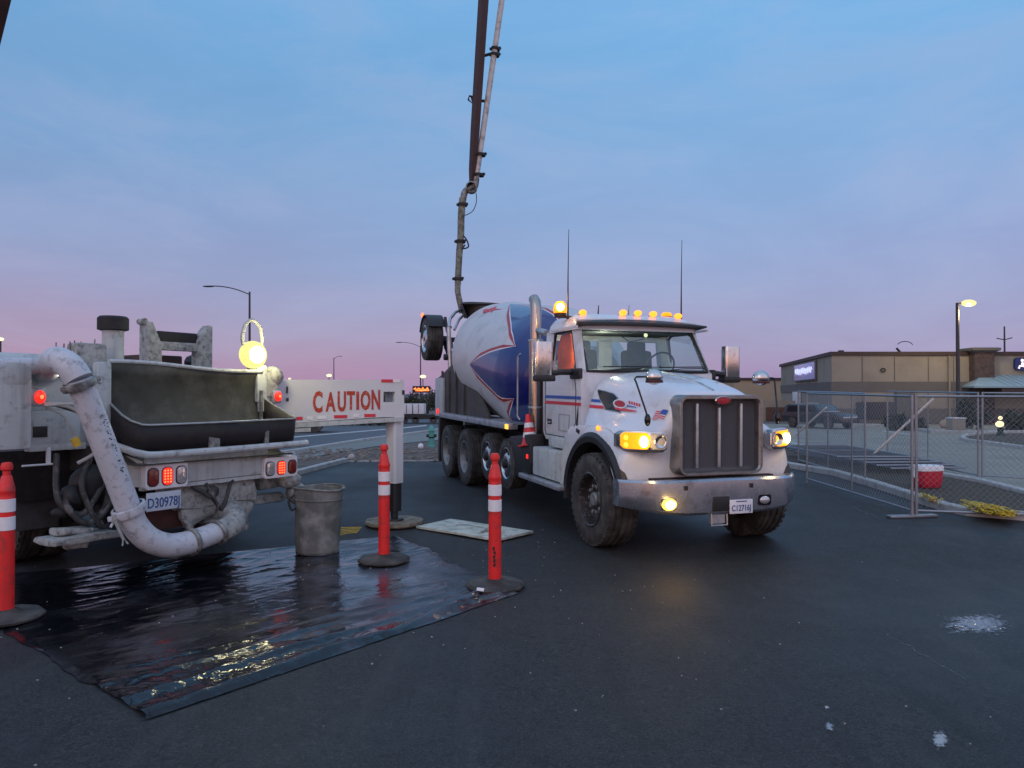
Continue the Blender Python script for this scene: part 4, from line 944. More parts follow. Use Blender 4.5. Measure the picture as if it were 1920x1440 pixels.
# hopper
yb = .62
mb = MB(); ZP = [(.60, 2.12), (.64, 2.0), (.66, 1.8), (.64, 1.6), (.57, 1.4), (.45, 1.25), (.25, 1.12), (.05, 1.12)]
mb.loft([[(x, y+.03*math.sin(x*2.2), z+.02*math.sin(x*3+.6)*(1 if z > 2 else 0)-(.02*x if z > 2 else 0)) for y, z in ZP] for x in [-.02+1.79*i/12 for i in range(13)]], cap=False, ring_closed=False)
hb = mb.build('hopper', M['hopper'], P, smooth=60); hb.modifiers.new('s', 'SOLIDIFY').thickness = .012
mb = MB(); mb.tube([(-.03+1.80*i/16, .60+.03*math.sin((1.8*i/16)*2.2), 2.12+.02*math.sin(1.8*i/16*3+.6)-.02*1.8*i/16) for i in range(17)], .022, 8); mb.build('hopper_rim', M['pumpwhite'], hb)
mb = MB(); mb.box((1.77, .63, 1.93), (.14, .10, .44), bev=.02); mb.box((1.78, .60, 1.70), (.10, .05, .2)); mb.build('hopper_post', M['pumpwhite'], hb)
# front apron and cheeks
FR = [(-.06, .62, 1.79), (-.06, .48, 1.70), (-.05, .30, 1.60), (-.04, .16, 1.55), (.0, .04, 1.515), (.06, 0, 1.51), (.9, -.015, 1.515), (1.76, 0, 1.525), (1.83, .05, 1.53), (1.84, .2, 1.58), (1.82, .42, 1.67), (1.80, .60, 1.76)]
FB = [(p[0], p[1]+(.06 if p[1] < .1 else 0), 1.20+(.0 if p[1] < .1 else .02)) for p in FR]
FM = [((a[0]+b[0])/2, (a[1]+b[1])/2-.01, (a[2]+b[2])/2) for a, b in zip(FR, FB)]
mb = MB(); mb.loft([FR, FM, FB], cap=False, ring_closed=False); ap = mb.build('hopper_apron', M['hopperblack'], P, smooth=40); ap.modifiers.new('s', 'SOLIDIFY').thickness = .012
mb = MB(); mb.tube(FR, .011, 6); mb.build('hopper_lip', M['hopperlip'], ap)
mb = MB(); mb.box((.75, .02, 1.345), (.13, .025, .26), rot=(R(-4), 0, R(2)), bev=.006); mb.box((1.40, .02, 1.35), (.05, .03, .25), rot=(R(-4), R(5), 0), bev=.006); mb.box((1.74, .56, 1.6), (.03, .03, .5))
mb.build('bracket', M['clamp'], ap, split=True)
mb = MB(); mb.tube([(-.12, .62, 1.36), (-.10, .40, 1.32), (-.04, .10, 1.25), (.03, -.02, 1.225), (.12, -.035, 1.222), (1.0, -.04, 1.228), (1.92, -.03, 1.24), (1.95, .02, 1.24)], .036, 10); mb.build('guard_bar', M['pumpwhite'], P)
# tail light beam
mb = MB(); mb.box((.82, .18, 1.045), (1.42, .05, .27), bev=.012); mb.box((.78, .2, .885), (1.4, .07, .04)); mb.box((1.70, .22, 1.02), (.5, .05, .22), bev=.01); mb.add([(.1, .2, 1.15), (-.12, .6, 1.3), (-.12, .6, .9), (.1, .2, .9)], [(0, 1, 2, 3)]); mb.build('tail_beam', M['pumpwhite'], P)
def lightbox(x0, z, w, h, order):
    y = .105
    mb = MB(); mb.prism(rrect(x0+w/2, z, w, h, .03, 3), 'xz', y, y+.09, bev=.006); lb = mb.build('tail_light', M['decal_white'], P)
    for k, mm in enumerate(order):
        xc = x0+w*(k+.5)/3
        mb = MB(); mb.prism(rrect(xc, z-.008, w/3-.028, h-.07, .048, 6), 'xz', y-.006, y+.01, bev=.003); mb.build('lens_gasket', M['black'], lb)
        mb = MB(); mb.prism(rrect(xc, z-.008, w/3-.046, h-.088, .043, 6), 'xz', y-.014, y+.005, bev=.004); mb.build('lens', M[mm], lb)
        if mm == 'redlit':
            mb = MB()
            for a in (-1, 0, 1):
                for b in (-2, -1, 0, 1, 2): mb.ell((xc+a*.030, y-.013, z-.008+b*.028), (.009, .006, .009), 8)
            mb.build('led_row', M['redhot'], lb)
lightbox(.075, 1.005, .44, .255, ('reddark', 'redlit', 'clear'))
lightbox(1.44, .975, .46, .235, ('clear', 'redlit', 'reddark'))
mb = MB(); mb.box((.275, .13, .755), (.36, .006, .18), bev=.004); pp = mb.build('licence_plate', M['plate'], P)
mb = MB(); add_text(mb, 'D30978J', frame((.275, .1255, .745), (1, 0, 0), (0, 0, 1)), .095, .72, .001); mb.build('plate_number', M['plateblue'], pp)
# lit corner markers and body corner on the left
mb = MB(); mb.box((-.98, .50, 1.70), (.32, .30, .76), bev=.03); mb.tube([(-1.3, .5, 2.10), (-.72, .5, 2.10)], .07, 12); mb.box((-.95, .44, 1.98), (.25, .2, .22), bev=.05); mb.build('side_column', M['pumpwhite'], P)
mb = MB(); mb.box((-.45, .66, 1.83), (.85, .04, .36), bev=.01); mb.box((-.58, .60, 1.49), (.55, .05, .32), bev=.012); mb.box((-.1, .70, 1.5), (.4, .04, .4)); mb.box((-.5, .62, 1.31), (.5, .1, .06), bev=.01)
mb.box((-.12, .55, 1.72), (.14, .12, .80), bev=.03); mb.build('side_panel', M['pumpwhite'], P)
mb = MB(); mb.box((-.66, .57, 1.46), (.12, .02, .10), bev=.006); mb.build('socket', M['black'], P)
for (x, y, z) in ((-.76, .36, 1.775), (1.97, .55, 1.775)):
    mb = MB(); mb.box((x, y+.04, z), (.13, .06, .16), bev=.02); mm_ = mb.build('corner_marker', M['alu'], P)
    mb = MB(); mb.ell((x+.005, y-.005, z+.005), (.045, .035, .06)); mb.build('lens', M['redlit'], mm_)
    mb = MB(); mb.ell((x+.005, y-.03, z+.005), (.018, .014, .022)); mb.build('bulb', M['redhot'], mm_)
mb = MB(); mb.ell((-.60, .46, 2.0), (.045, .03, .04)); mb.build('flood_light', M['workhot'], P)
mb = MB(); mb.box((-.58, .50, 2.01), (.22, .05, .11), bev=.02); mb.build('flood_housing', M['frame'], P)
mb = MB(); mb.box((-.45, .8, 2.02), (.8, .4, .05)); mb.box((-.14, .80, 2.16), (.30, .22, .30), bev=.04)
mb.build('valve_block', M['splat'], P)
mb = MB()
for k in range(7): mb.tube([(-.42+k*.06, .80+.01*k, 2.1), (-.42+k*.06+random.uniform(-.02, .02), .80, 2.32+random.uniform(-.03, .05))], [.016, .006], 5)
mb.build('valve_lever', M['clamp'], P, split=True)
# cab corner, right of hopper
mb = MB(); mb.box((1.92, .68, 1.93), (.18, .20, .32), bev=.04); mb.box((1.90, .68, 1.66), (.16, .16, .30), bev=.03); mb.ell((1.98, .66, 2.02), (.13, .12, .13)); mb.rough(.012, 9); mb.build('corner_post', M['splat'], P)
# thick delivery pipe
pr = .106; py = -.12
top = [(-1.35, .30, 2.09), (-1.1, .25, 2.10), (-.90, .05, 2.11), (-.78, -.04, 2.10)]
path = bez([(-.62, .55, 2.02), (-.68, .28, 2.10), (-.72, .08, 2.10), (-.70, -.06, 2.04), (-.655, py, 1.93)], 6)
mb = MB(); mb.tube(path, .115, 20); mb.tube([(-1.3, .42, 2.04), (-.66, .42, 2.06)], .075, 14); dp = mb.build('delivery_pipe', M['pipewhite'], P)
mb = MB(); mb.tube([(-.655, py, 1.93), (-.205, py, .74)], pr, 24); mb.build('straight_pipe', M['pipewhite'], dp)
el = bez([(-.205, py, .74), (-.15, py, .60), (-.02, py-.01, .45), (.18, py-.01, .36), (.42, py, .355)], 6)
mb = MB(); mb.tube(el, .114, 24); mb.build('elbow', M['pipewhite'], dp)
mb = MB(); mb.tube([(.40, py, .355), (.72, py+.03, .40)], .108, 24); mb.build('coupling_pipe', M['pipewhite'], dp)
el2 = bez([(.72, py+.03, .40), (.88, py+.05, .43), (.99, .02, .48), (1.02, .16, .53), (1.0, .38, .57)], 6)
mb = MB(); mb.tube(el2, [.110+.03*i/(len(el2)-1) for i in range(len(el2))], 24); mb.rough(.007, 16); mb.build('elbow', M['splat'], dp)
def clampr(p, q, r, name='pipe_clamp', par=None, m='clamp', w=.05, lug=True):
    p = Vector(p); d = (Vector(q)-p).normalized(); mb = MB()
    mb.lathe([(r, -w/2), (r+.022, -w/2+.004), (r+.03, 0), (r+.022, w/2-.004), (r, w/2)], p, d, 28)
    if lug:
        s_ = d.cross(Vector((0, 1, 0))).normalized()
        mb.box(p+s_*(r+.045), (.06, .05, .05), bev=.012); mb.tube([p+s_*(r+.03)-d*.02, p+s_*(r+.07)+Vector((0, -.02, -.06))], .012, 6)
    mb.rough(.004, 30); return mb.build(name, M[m], par or dp)
clampr((-.655, py, 1.885), (-.20, py, .74), .115, w=.07)
clampr((-.205, py, .75), (-.25, py, .86), .125, w=.08, m='pipewhite')
clampr((.42, py, .358), (.72, py+.03, .40), .110, w=.05, lug=True); clampr((.72, py+.03, .40), (.84, py+.05, .44), .110, w=.05, lug=False)
mb = MB(); mb.tube([(-.36, py-.02, .72), (-.34, py-.06, .62), (-.30, py-.08, .50)], [.02, .016, .012], 6); mb.tube([(-.30, py-.08, .52), (-.27, py-.1, .46)], .008, 5); mb.tube([(-.30, py-.08, .52), (-.32, py-.1, .45)], .008, 5); mb.build('clamp_lever', M['splat'], dp)
for k in range(46):
    t_ = random.choice((.30, .33, .42, .45, .48, .52, .60, .68, .70))+random.gauss(0, .02); a_ = R(-62+random.gauss(0, 9))
    p0_, p1_ = Vector((-.655, py, 1.93)), Vector((-.205, py, .74)); dd_ = (p1_-p0_).normalized(); n1_ = dd_.cross(Vector((0, 1, 0))).normalized(); n2_ = Vector((0, -1, 0))
    if k == 0: mb = MB()
    c_ = p0_.lerp(p1_, t_)+(n2_*math.cos(a_+R(45))-n1_*math.sin(a_+R(45)))*.1065
    mb.ell(c_, (random.uniform(.004, .010), .003, random.uniform(.003, .006)), 6)
mb.build('chipped_paint', M['black'], dp)['kind'] = 'stuff'
# splattered valve housing below the tail beam
mb = MB(); mb.box((.95, .42, .76), (1.0, .35, .30), bev=.05, seg=3); mb.box((1.12, .40, .52), (.55, .3, .35), rot=(0, R(18), 0), bev=.06, seg=3); mb.box((.72, .38, .58), (.3, .25, .25), rot=(0, R(-25), 0), bev=.05)
b_ = mb.bm; bmesh.ops.subdivide_edges(b_, edges=b_.edges[:], cuts=3, use_grid_fill=True); mb.rough(.035, 6, 3).rough(.015, 19, 1); mb.build('valve_housing', M['splat'], P, smooth=50)
mb = MB(); mb.box((.36, .45, .60), (.6, .2, .34)); mb.build('rusty_bracket', mat('rusty_plate', (.055, .018, .015), .8, var=.3, vs=8), P)
mb = MB(); mb.tube(bez([(.62, .2, .85), (.80, .12, .72), (.90, .1, .60), (1.0, .12, .8), (1.1, .2, .88)]), .022, 8); mb.tube(bez([(.75, .15, .88), (.82, .05, .62), (.70, .1, .5)]), .014, 6); mb.ell((.82, .14, .78), (.07, .05, .07)); mb.rough(.01, 14)
mb.build('hydraulic_line', M['hosedark'], P)
mb = MB(); mb.ell((1.95, .32, .78), (.16, .12, .10)); mb.ell((2.05, .30, .62), (.13, .12, .12)); mb.box((1.85, .5, .78), (.5, .2, .15), bev=.03); mb.box((1.7, .5, .58), (.6, .12, .10), bev=.03); mb.rough(.03, 8, 1).rough(.01, 24); mb.build('outrigger_jack', M['splat'], P)
# hoses on the left corner
hs = [([(-.72, .38, 1.72), (-.52, .30, 1.68), (-.35, .28, 1.50), (-.28, .32, 1.28), (-.40, .42, 1.16)], .018, 'hoselight'),
      ([(-.72, .36, 1.70), (-.46, .28, 1.70), (-.28, .26, 1.52), (-.22, .30, 1.28), (-.20, .4, 1.1)], .015, 'hoselight'),
      ([(-.70, .38, 1.68), (-.58, .34, 1.62), (-.48, .34, 1.45), (-.46, .36, 1.36)], .012, 'hoselight'),
      ([(-.72, .40, 1.74), (-.42, .3, 1.62), (-.16, .3, 1.45), (-.10, .35, 1.2), (-.25, .4, .9)], .014, 'hosedark'),
      ([(-.45, .4, .95), (-.55, .3, .8), (-.40, .25, .62), (-.2, .3, .75), (-.15, .35, 1.0)], .030, 'hosedark'),
      ([(-.30, .4, 1.2), (-.42, .3, .95), (-.30, .25, .60), (-.18, .3, .56)], .026, 'hosedark'),
      ([(-.55, .5, 1.25), (-.60, .35, .85), (-.42, .3, .70), (-.25, .32, .9), (-.05, .4, 1.15)], .028, 'hosedark'),
      ([(-.2, .5, 1.3), (-.12, .3, .95), (-.25, .25, .68), (-.38, .3, .60)], .024, 'hosedark')]
for p_, r_, m_ in hs:
    mb = MB(); mb.tube(bez(p_), r_, 8); mb.build('hose', M[m_], P)
mb = MB(); mb.tube([(-.47, .34, 1.40), (-.44, .34, 1.33)], .036, 10); mb.build('hose_coupling', M['yellow'], P)
mb = MB(); mb.ell((-.46, .38, .84), (.13, .1, .12)); mb.ell((-.3, .42, .95), (.18, .12, .2)); mb.ell((-.55, .38, .72), (.08, .05, .05)); mb.ell((-.12, .4, .8), (.1, .1, .25)); mb.rough(.03, 8); mb.build('water_pump', M['frame'], P)
mb = MB(); mb.box((-.45, .28, .50), (.60, .36, .06), bev=.015); mb.box((-.5, .3, .56), (.3, .2, .06), rot=(0, R(6), R(10)), bev=.02); mb.box((-.5, .26, .44), (.2, .12, .08), bev=.03)
bmesh.ops.subdivide_edges(mb.bm, edges=mb.bm.edges[:], cuts=2, use_grid_fill=True); mb.rough(.02, 9).rough(.01, 30); mb.build('rear_step', M['splat'], P)
mb = MB(); mb.box((-.17, .2, 1.0), (.06, .02, .16), rot=(0, R(-15), 0), bev=.01); mb.box((-.62, .5, 1.24), (.03, .03, .16)); mb.tube([(-.86, .44, 1.17), (-.58, .48, 1.165)], .010, 6); mb.build('paper_tag', M['trailer'], P)
# structures seen above the hopper
mb = MB(); mb.tube([(.22, 1.0, 1.9), (.22, 1.0, 2.56)], .105, 20); ex = mb.build('vent_stack', M['pumpwhite'], P)
mb = MB(); mb.lathe([(.12, 0), (.15, .01), (.15, .13), (.13, .15), (.12, .15)], (.22, 1.0, 2.47), (0, 0, 1), 24)
mb.build('stack_cap', M['frame'], ex)
mb = MB()
for x, f in ((.78, 1), (1.42, -1)):
    mb.prism([(x-.09, 2.0), (x+.09, 2.0), (x+.09, 2.62 if f < 0 else 2.36), (x+.06, 2.64 if f < 0 else 2.44), (x-.02*f, 2.60 if f < 0 else 2.62), (x-.09, 2.44 if f < 0 else 2.62)], 'xz', 1.18, 1.34, bev=.012)
mb.box((1.1, 1.26, 2.36), (.5, .10, .10), bev=.02); mb.tube([(.68, 1.2, 2.62), (.68, 1.32, 2.62)], .035, 12); br = mb.build('boom_rest', M['splat'], P)
mb = MB(); mb.box((1.1, 1.30, 2.47), (.5, .12, .12), bev=.02); mb.box((.94, 1.24, 2.05), (.05, .05, .2)); mb.build('rest_pad', M['frame'], br, split=True)
mb = MB(); mb.box((1.1, 1.9, 2.16), (.5, .7, .22), bev=.02); mb.box((.55, 2.2, 2.2), (.5, .4, .12)); mb.build('hydraulic_tank', M['rust'], P)
mb = MB(); mb.ell((1.58, 1.6, 2.14), (.14, .2, .18)); mb.ell((1.66, 1.7, 2.08), (.12, .2, .12)); mb.rough(.03, 8, 2); mb.build('canvas_cover', M['frame'], P)
# hose loop and work light at the hopper corner
lx = 1.66
mb = MB(); mb.tube(bez([(lx-.06, .62, 2.25), (lx-.14, .62, 2.44), (lx-.10, .62, 2.62), (lx, .62, 2.68), (lx+.10, .62, 2.60), (lx+.13, .62, 2.42), (lx+.08, .62, 2.2)], 6), .022, 8); mb.rough(.004, 12); mb.build('hose_loop', M['hoselight'], P)
wl = MB(); wl.box((lx, .66, 2.14), (.05, .05, .14)); wl.lathe([(.10, .03), (.10, .10), (.05, .14), (.001, .15)], (lx, .60, 2.27), (-.1, .9, .0), 28); wlo = wl.build('work_light', M['black'], P)
mb = MB(); mb.ell((lx, .61, 2.27), (.185, .09, .165), 32); mb.build('glow_dome', M['workglow'], wlo)  # added dome that stands for the glow around the lamp
mb = MB(); mb.ell((lx+.002, .535, 2.27), (.105, .045, .098), 24); mb.build('bulb', M['workhot'], wlo)  # bulb core enlarged to stand for the lamp's glare
lamp('work_bulb', (lx+.05, .34, 2.32), 14, (1, .85, .42), P, .06)
lamp('flood_bulb', (-.60, .36, 1.98), 1.0, (1, .9, .75), P, .04)
# --- swing-out outrigger with the CAUTION panel (measured in world space)
A0 = Vector((-3.30, 9.20, 0)); A1 = Vector((-1.52, 10.12, 0)); dv = (A1-A0).normalized(); nv = Vector((dv.y, -dv.x, 0))
L_ = (A1-A0).length
Wm = lambda t, n, z: PI_ @ (A0+dv*t+nv*n+Vector((0, 0, z)))
mb = MB()
def hexa(t0, t1, n0, n1, zb0, zb1, zt0, zt1):
    V = [Wm(t0, n0, zb0), Wm(t1, n0, zb1), Wm(t1, n1, zb1), Wm(t0, n1, zb0), Wm(t0, n0, zt0), Wm(t1, n0, zt1), Wm(t1, n1, zt1), Wm(t0, n1, zt0)]
    mb.add(V, [(0, 1, 2, 3), (4, 5, 6, 7), (0, 1, 5, 4), (1, 2, 6, 5), (2, 3, 7, 6), (3, 0, 4, 7)])
hexa(0, L_-.29, -.13, .13, 1.42, 1.50, 1.985, 2.0); hexa(L_-.13, L_, -.13, .13, 1.46, 1.46, 2.0, 2.0)
hexa(L_-.29, L_-.13, -.13, .13, 1.50, 1.50, 1.70, 1.70); hexa(L_-.29, L_-.13, -.13, .13, 1.84, 1.84, 2.0, 2.0)
ob = mb.build('outrigger', M['trailer'], P, smooth=None)
mb = MB(); hexa(0, L_-.02, -.15, .15, 1.36, 1.44, 1.42, 1.50); hexa(.2, .75, -.15, .16, 1.32, 1.33, 1.36, 1.38); mb.build('lower_flange', M['pumpwhite'], ob, smooth=None)
mb = MB(); hexa(L_-.23, L_-.17, -.02, .02, 1.70, 1.70, 1.84, 1.84); mb.build('slot_post', M['splat'], ob, smooth=None)
mb = MB()
right = PI_.to_3x3() @ dv; up = Vector((0, 0, 1))
word = "CAUTION"; t0 = .52; 
tt = [.62, .785, .93, 1.05, 1.14, 1.245, 1.385]; hh = [.255, .235, .245, .225, .22, .235, .245]; dz_ = [0, .0, .005, .015, .012, .015, .022]; wsx = [.50, .50, .48, .52, .7, .50, .48]
base_t = L_-1.78
for ch_, t_, h_, d_, w_ in zip(word, tt, hh, dz_, wsx):
    o_ = Wm(base_t+t_, .1325, 1.71+d_*1.2); add_text(mb, ch_, frame(o_, right, up), h_, w_, .012, .0015)
mb.build('caution_lettering', M['cautionred'], ob)
for t_, z_, w_, m_ in ((L_-.95, 1.515, .17, 'decal_red'), (L_-1.17, 1.505, .12, 'band'), (L_-.55, 1.525, .15, 'decal_red'), (L_-.70, 1.525, .08, 'band'), (L_-1.45, 1.50, .10, 'decal_red'), (L_-.32, 1.985, .16, 'decal_red'), (L_-.16, 1.987, .10, 'band'), (L_-1.62, 1.49, .10, 'amber'), (L_-1.30, 1.50, .08, 'band')):
    mb = MB(); hexa(t_, t_+w_, .13, .138, z_-.02, z_-.02, z_+.02, z_+.02); mb.build('reflective_tape', M[m_], ob, smooth=None)  # the amber piece glows by its own emission, the rest are plain colour
mb = MB(); hexa(.45, .47, .13, .14, 1.82, 1.82, 1.90, 1.90); hexa(.45, .48, .13, .14, 1.72, 1.72, 1.76, 1.76); hexa(L_-.03, L_+.005, .05, .138, 1.80, 1.80, 1.86, 1.86); mb.build('bolt', M['black'], ob, smooth=None, split=True)
pc = Wm(L_-.09, 0, 0)
mb = MB(); mb.prism(rrect(pc.x, pc.y, .185, .185, .03, 3), 'xy', .60, 1.47, bev=.004); lg = mb.build('outrigger_leg', M['trailer'], ob)
mb = MB(); mb.prism(rrect(pc.x, pc.y, .15, .15, .03, 3), 'xy', .22, .60); mb.lathe([(.05, .05), (.05, .24)], (pc.x, pc.y, 0), (0, 0, 1), 14); mb.lathe([(.13, .05), (.12, .09), (.001, .1)], (pc.x, pc.y, gz(10)), (0, 0, 1), 20); mb.build('jack_foot', M['black'], lg)
# --- boom: mast, three arms, pipeline and end hose (world space)
def Wp(p): return PI_ @ Vector(p)
J0 = (-9.26, 11.5, 3.2); J1 = (-3.95, 7.65, 12.4); J2 = (-.02, 15.6, 19.5); J3 = at(884, 350, 16.8)
mb = MB(); mb.tube([Wp((-8.9, 11.3, 1.2)), Wp(J0)], .35, 20); bm_ = mb.build('boom', M['rust'], P)
def arm(a, b, w0, w1, name):
    a, b = Vector(a), Vector(b); d = (b-a).normalized(); s_ = d.cross(Vector((0, 0, 1))).normalized(); u_ = s_.cross(d); rings = []
    for t, k in ((0, .7), (.03, 1), (.9, 1-.0), (.97, .85), (1, .5)):
        w = (w0+(w1-w0)*t)*k; c = a.lerp(b, t)
        rings.append([Wp(c+s_*x*w+u_*y*w*1.15) for x, y in ((-.5, -.5), (.5, -.5), (.5, .5), (-.5, .5))])
    mb = MB(); mb.loft(rings); return mb.build(name, M['rust'], bm_, smooth=None)
arm(J0, J1, .32, .30, 'boom_arm'); arm(J1, J2, .34, .26, 'boom_arm')
# last arm in plane y = 16.8
q0 = at(917, -10, 16.6); arm(J2, J3, .22, .135, 'boom_arm')
pA, pB = at(941, 0, 16.7), at(893, 335, 16.8)
dirp = (pA-pB).normalized()
mb = MB(); mb.tube([Wp(pB+dirp*9.5), Wp(pB)], .066, 14); pipe = mb.build('boom_pipe', M['boompipe'], bm_)
def ring_clamp(p, d, r, par, w=.06):
    mb = MB(); mb.lathe([(r, -w/2), (r+.035, -w/2), (r+.04, 0), (r+.035, w/2), (r, w/2)], Wp(p), PI_.to_3x3() @ Vector(d), 18); mb.box(Wp(Vector(p)+Vector((.09, 0, .02))), (.06, .06, .05)); mb.box(Wp(Vector(p)+Vector((-.1, 0, 0))), (.06, .05, .05)); return mb.build('pipe_clamp', M['frame'], par)
for u_, v_ in ((929, 92), (928, 103), (902, 290), (899, 328)): ring_clamp(at(u_, v_, 16.75), dirp, .07, pipe)
mb = MB()
for (a, b) in (((906, 105), (930, 98)), ((895, 188), (912, 190)), ((890, 290), (905, 288))): mb.tube([Wp(at(*a, 16.75)), Wp(at(*b, 16.75))], .035, 8)
mb.tube([Wp(at(*p, 16.7)) for p in ((897, 183), (880, 180), (878, 187), (886, 194), (884, 182))], .022, 6); mb.build('pipe_bracket', M['frame'], bm_, split=True)
mb = MB(); mb.tube([Wp(p) for p in bez([at(893, 335, 16.8), at(890, 350, 16.8), at(882, 352, 16.8), at(872, 360, 16.8), at(868, 375, 16.8)], 5)], .075, 14); mb.lathe([(.10, -.1), (.13, -.08), (.13, .08), (.10, .1)], Wp(at(884, 352, 16.75)), PI_.to_3x3() @ Vector((0, 1, 0)), 18); mb.build('tip_elbow', M['clamp'], bm_)
hz_ = [at(*p, 16.8) for p in ((868, 372), (865, 400), (864, 440), (861, 480), (859, 520), (858, 545), (862, 565), (866, 587))]
mb = MB(); mb.tube([Wp(p) for p in bez(hz_, 4)], [.085-.02*i/28 for i in range(29)], 14); mb.rough(.008, 9); eh = mb.build('end_hose', M['hosegrey'], bm_)
for u_, v_ in ((867, 384), (863, 453), (859, 523)): ring_clamp(at(u_, v_, 16.8), (0.03, 0, 1), .08, eh)
mb = MB(); mb.tube([Wp(p) for p in bez([at(893, 362, 16.7), at(893, 380, 16.7), at(886, 396, 16.7), at(872, 404, 16.7)])], .010, 5)
mb.tube([Wp(p) for p in bez([at(869, 442, 16.7), at(876, 452, 16.7), at(878, 463, 16.7), at(868, 466, 16.7), at(872, 459, 16.7)])], .018, 5); mb.build('cable', M['black'], bm_)

# ================================================================== SHEETING UNDER THE HOPPER
cA, cB, cC, cD = [Vector(q) for q in ((-2.02, 4.10, 0), (.06, 6.70, 0), (-1.45, 9.35, 0), (-5.6, 7.1, 0))]
mb = MB(); nx, ny = 190, 150; V = []
for j in range(ny+1):
    b = j/ny
    for i in range(nx+1):
        a = i/nx; p = cA.lerp(cB, a).lerp(cD.lerp(cC, a), b)
        e = .05*noise.noise(Vector((a*5, b*5, 3)))+.02*noise.noise(Vector((a*19, b*19, 3)))
        if i in (0, nx) or j in (0, ny): p += Vector((e, e, 0))*2
        s_ = (p.x*.62+p.y*.78); t_ = (-p.x*.78+p.y*.62)
        wob = .25*noise.noise(Vector((p.x*.8, p.y*.8, 5)))
        front = math.exp(-(b/.16)**2)
        z = .010+.004*noise.noise(Vector((s_*2.2, t_*5, 8)))+.0016*noise.noise(Vector((s_*8, t_*17, 3)))
        for q_, (b0, wd, hg) in enumerate(((.030, .013, .055), (.085, .011, .042), (.150, .009, .026), (.20, .007, .012), (.28, .006, .008), (.60, .004, .006), (.70, .004, .009), (.80, .004, .009), (.90, .005, .008))):
            bb = b0+.02*noise.noise(Vector((a*2.5, q_*3, 1)))+.05*(a-.5)*(.5-q_*.2)
            z += hg*math.exp(-((b-bb)/wd)**2)*max(.1, .55+.9*noise.noise(Vector((a*4.5, q_*5, 2))))
        far = max(0, min(1, (b-.45)*4))
        w2 = abs(noise.noise(Vector((s_*1.1+9, t_*4.5+wob, 4)))); z += .010*(1-min(1, w2*5))**2*(.3+.7*far)
        z += .010*max(0, noise.noise(Vector((s_*3.2, t_*3.2, 21)))-.25)
        z += front*.020*abs(noise.noise(Vector((s_*6, t_*9, 12))))
        edge = min(a, 1-a, b, 1-b); z = z*min(1, edge*60+.25)+.004
        V.append((p.x, p.y, gz(p.y)+max(.006, z)))
mb.add(V, [(j*(nx+1)+i, j*(nx+1)+i+1, (j+1)*(nx+1)+i+1, (j+1)*(nx+1)+i) for j in range(ny) for i in range(nx)])
tag(mb.build('plastic_sheet', M['tarp'], smooth=80), 'wet wrinkled black plastic sheet spread on the asphalt under the pump hopper', 'plastic sheet')

# ================================================================== SMALL THINGS
def delineator(loc, label, tilt=0, base=True):
    t = thing('delineator_post', label, 'delineator', loc, (0, R(tilt), random.uniform(0, 3)), 'delineator posts around the pump truck')
    z0 = .045
    mb = MB(); mb.lathe([(.058, z0), (.058, .30), (.056, .80), (.056, .855), (.0595, .860), (.0595, .875), (.056, .88), (.056, .93), (.060, .94), (.058, .955), (.036, 1.05), (.028, 1.06), (.027, 1.09), (.040, 1.10), (.042, 1.125), (.034, 1.15), (.02, 1.155), (.001, 1.155)], (0, 0, 0), (0, 0, 1), 28)
    mb.build('post', M['cone'], t)
    for a, b in ((.655, .755), (.79, .885)):
        mb = MB(); mb.lathe([(.0575, a), (.0605, a+.002), (.0605, b-.002), (.0575, b)], (0, 0, 0), (0, 0, 1), 28); mb.build('reflective_band', M['band'], t)
    mb = MB(); mb.lathe([(.265, .004), (.27, .02), (.25, .040), (.12, .048), (.07, .075), (.058, .075)], (0, 0, 0), (0, 0, 1), 10); mb.build('rubber_base', M['rubber'], t); t.scale = (1.04, 1.04, 1.075); return t
t1 = delineator(G(928, 1100, .012), 'nearest red delineator post with white bands, standing on the corner of the black sheet', 0)
t2 = delineator(G(720, 1052, .03), 'red delineator post in front of the white outrigger leg', 0)
t3 = delineator(G(10, 1160, .02), 'red delineator post at the far left, cut by the picture edge', 0)
mb = MB(); 
for k in range(5): mb.box((-.0+.006*random.uniform(-1, 1), -.0585, .20+k*.035), (.02, .004, .03), rot=(0, R(random.uniform(-30, 30)), 0))
sc = mb.build('scuff', M['black'], t1); sc.rotation_euler = (0, 0, -t1.rotation_euler.z-.1)
mb = MB(); mb.box((-.12, -.235, .035), (.07, .012, .028), rot=(R(-25), 0, R(-25)), bev=.004); sc = mb.build('base_label', M['band'], t1); sc.rotation_euler = (0, 0, -t1.rotation_euler.z)
# bin
b = thing('rubbish_bin', 'battered grey tapered bin beside the pump hopper corner', 'bin', G(596, 1034, .02), (R(0), R(1), .3))
def bin_r(z, a):
    return .240+.034*z/.78+.010*noise.noise(Vector((math.cos(a)*1.5, math.sin(a)*1.5, z*3)))
mb = MB(); mb.loft([[(bin_r(z, a)*math.cos(a), bin_r(z, a)*math.sin(a), z) for a in [2*math.pi*k/40 for k in range(40)]] for z in (0, .03, .1, .2, .3, .4, .5, .58, .60, .62, .70, .72)], cap=False); mb.lathe([(.24, .01), (.001, .01)], (0, 0, 0), (0, 0, 1), 40); bo = mb.build('bin_body', M['bin'], b); bo.modifiers.new('s', 'SOLIDIFY').thickness = .008
mb = MB(); mb.tube([(.277*math.cos(a), .277*math.sin(a), .72+.012*math.sin(a*2)) for a in [2*math.pi*k/40 for k in range(40)]], .013, 6, closed=True); mb.tube([(.272*math.cos(a), .272*math.sin(a), .60) for a in [2*math.pi*k/40 for k in range(40)]], .008, 6, closed=True); mb.build('bin_rim', M['bin'], b)
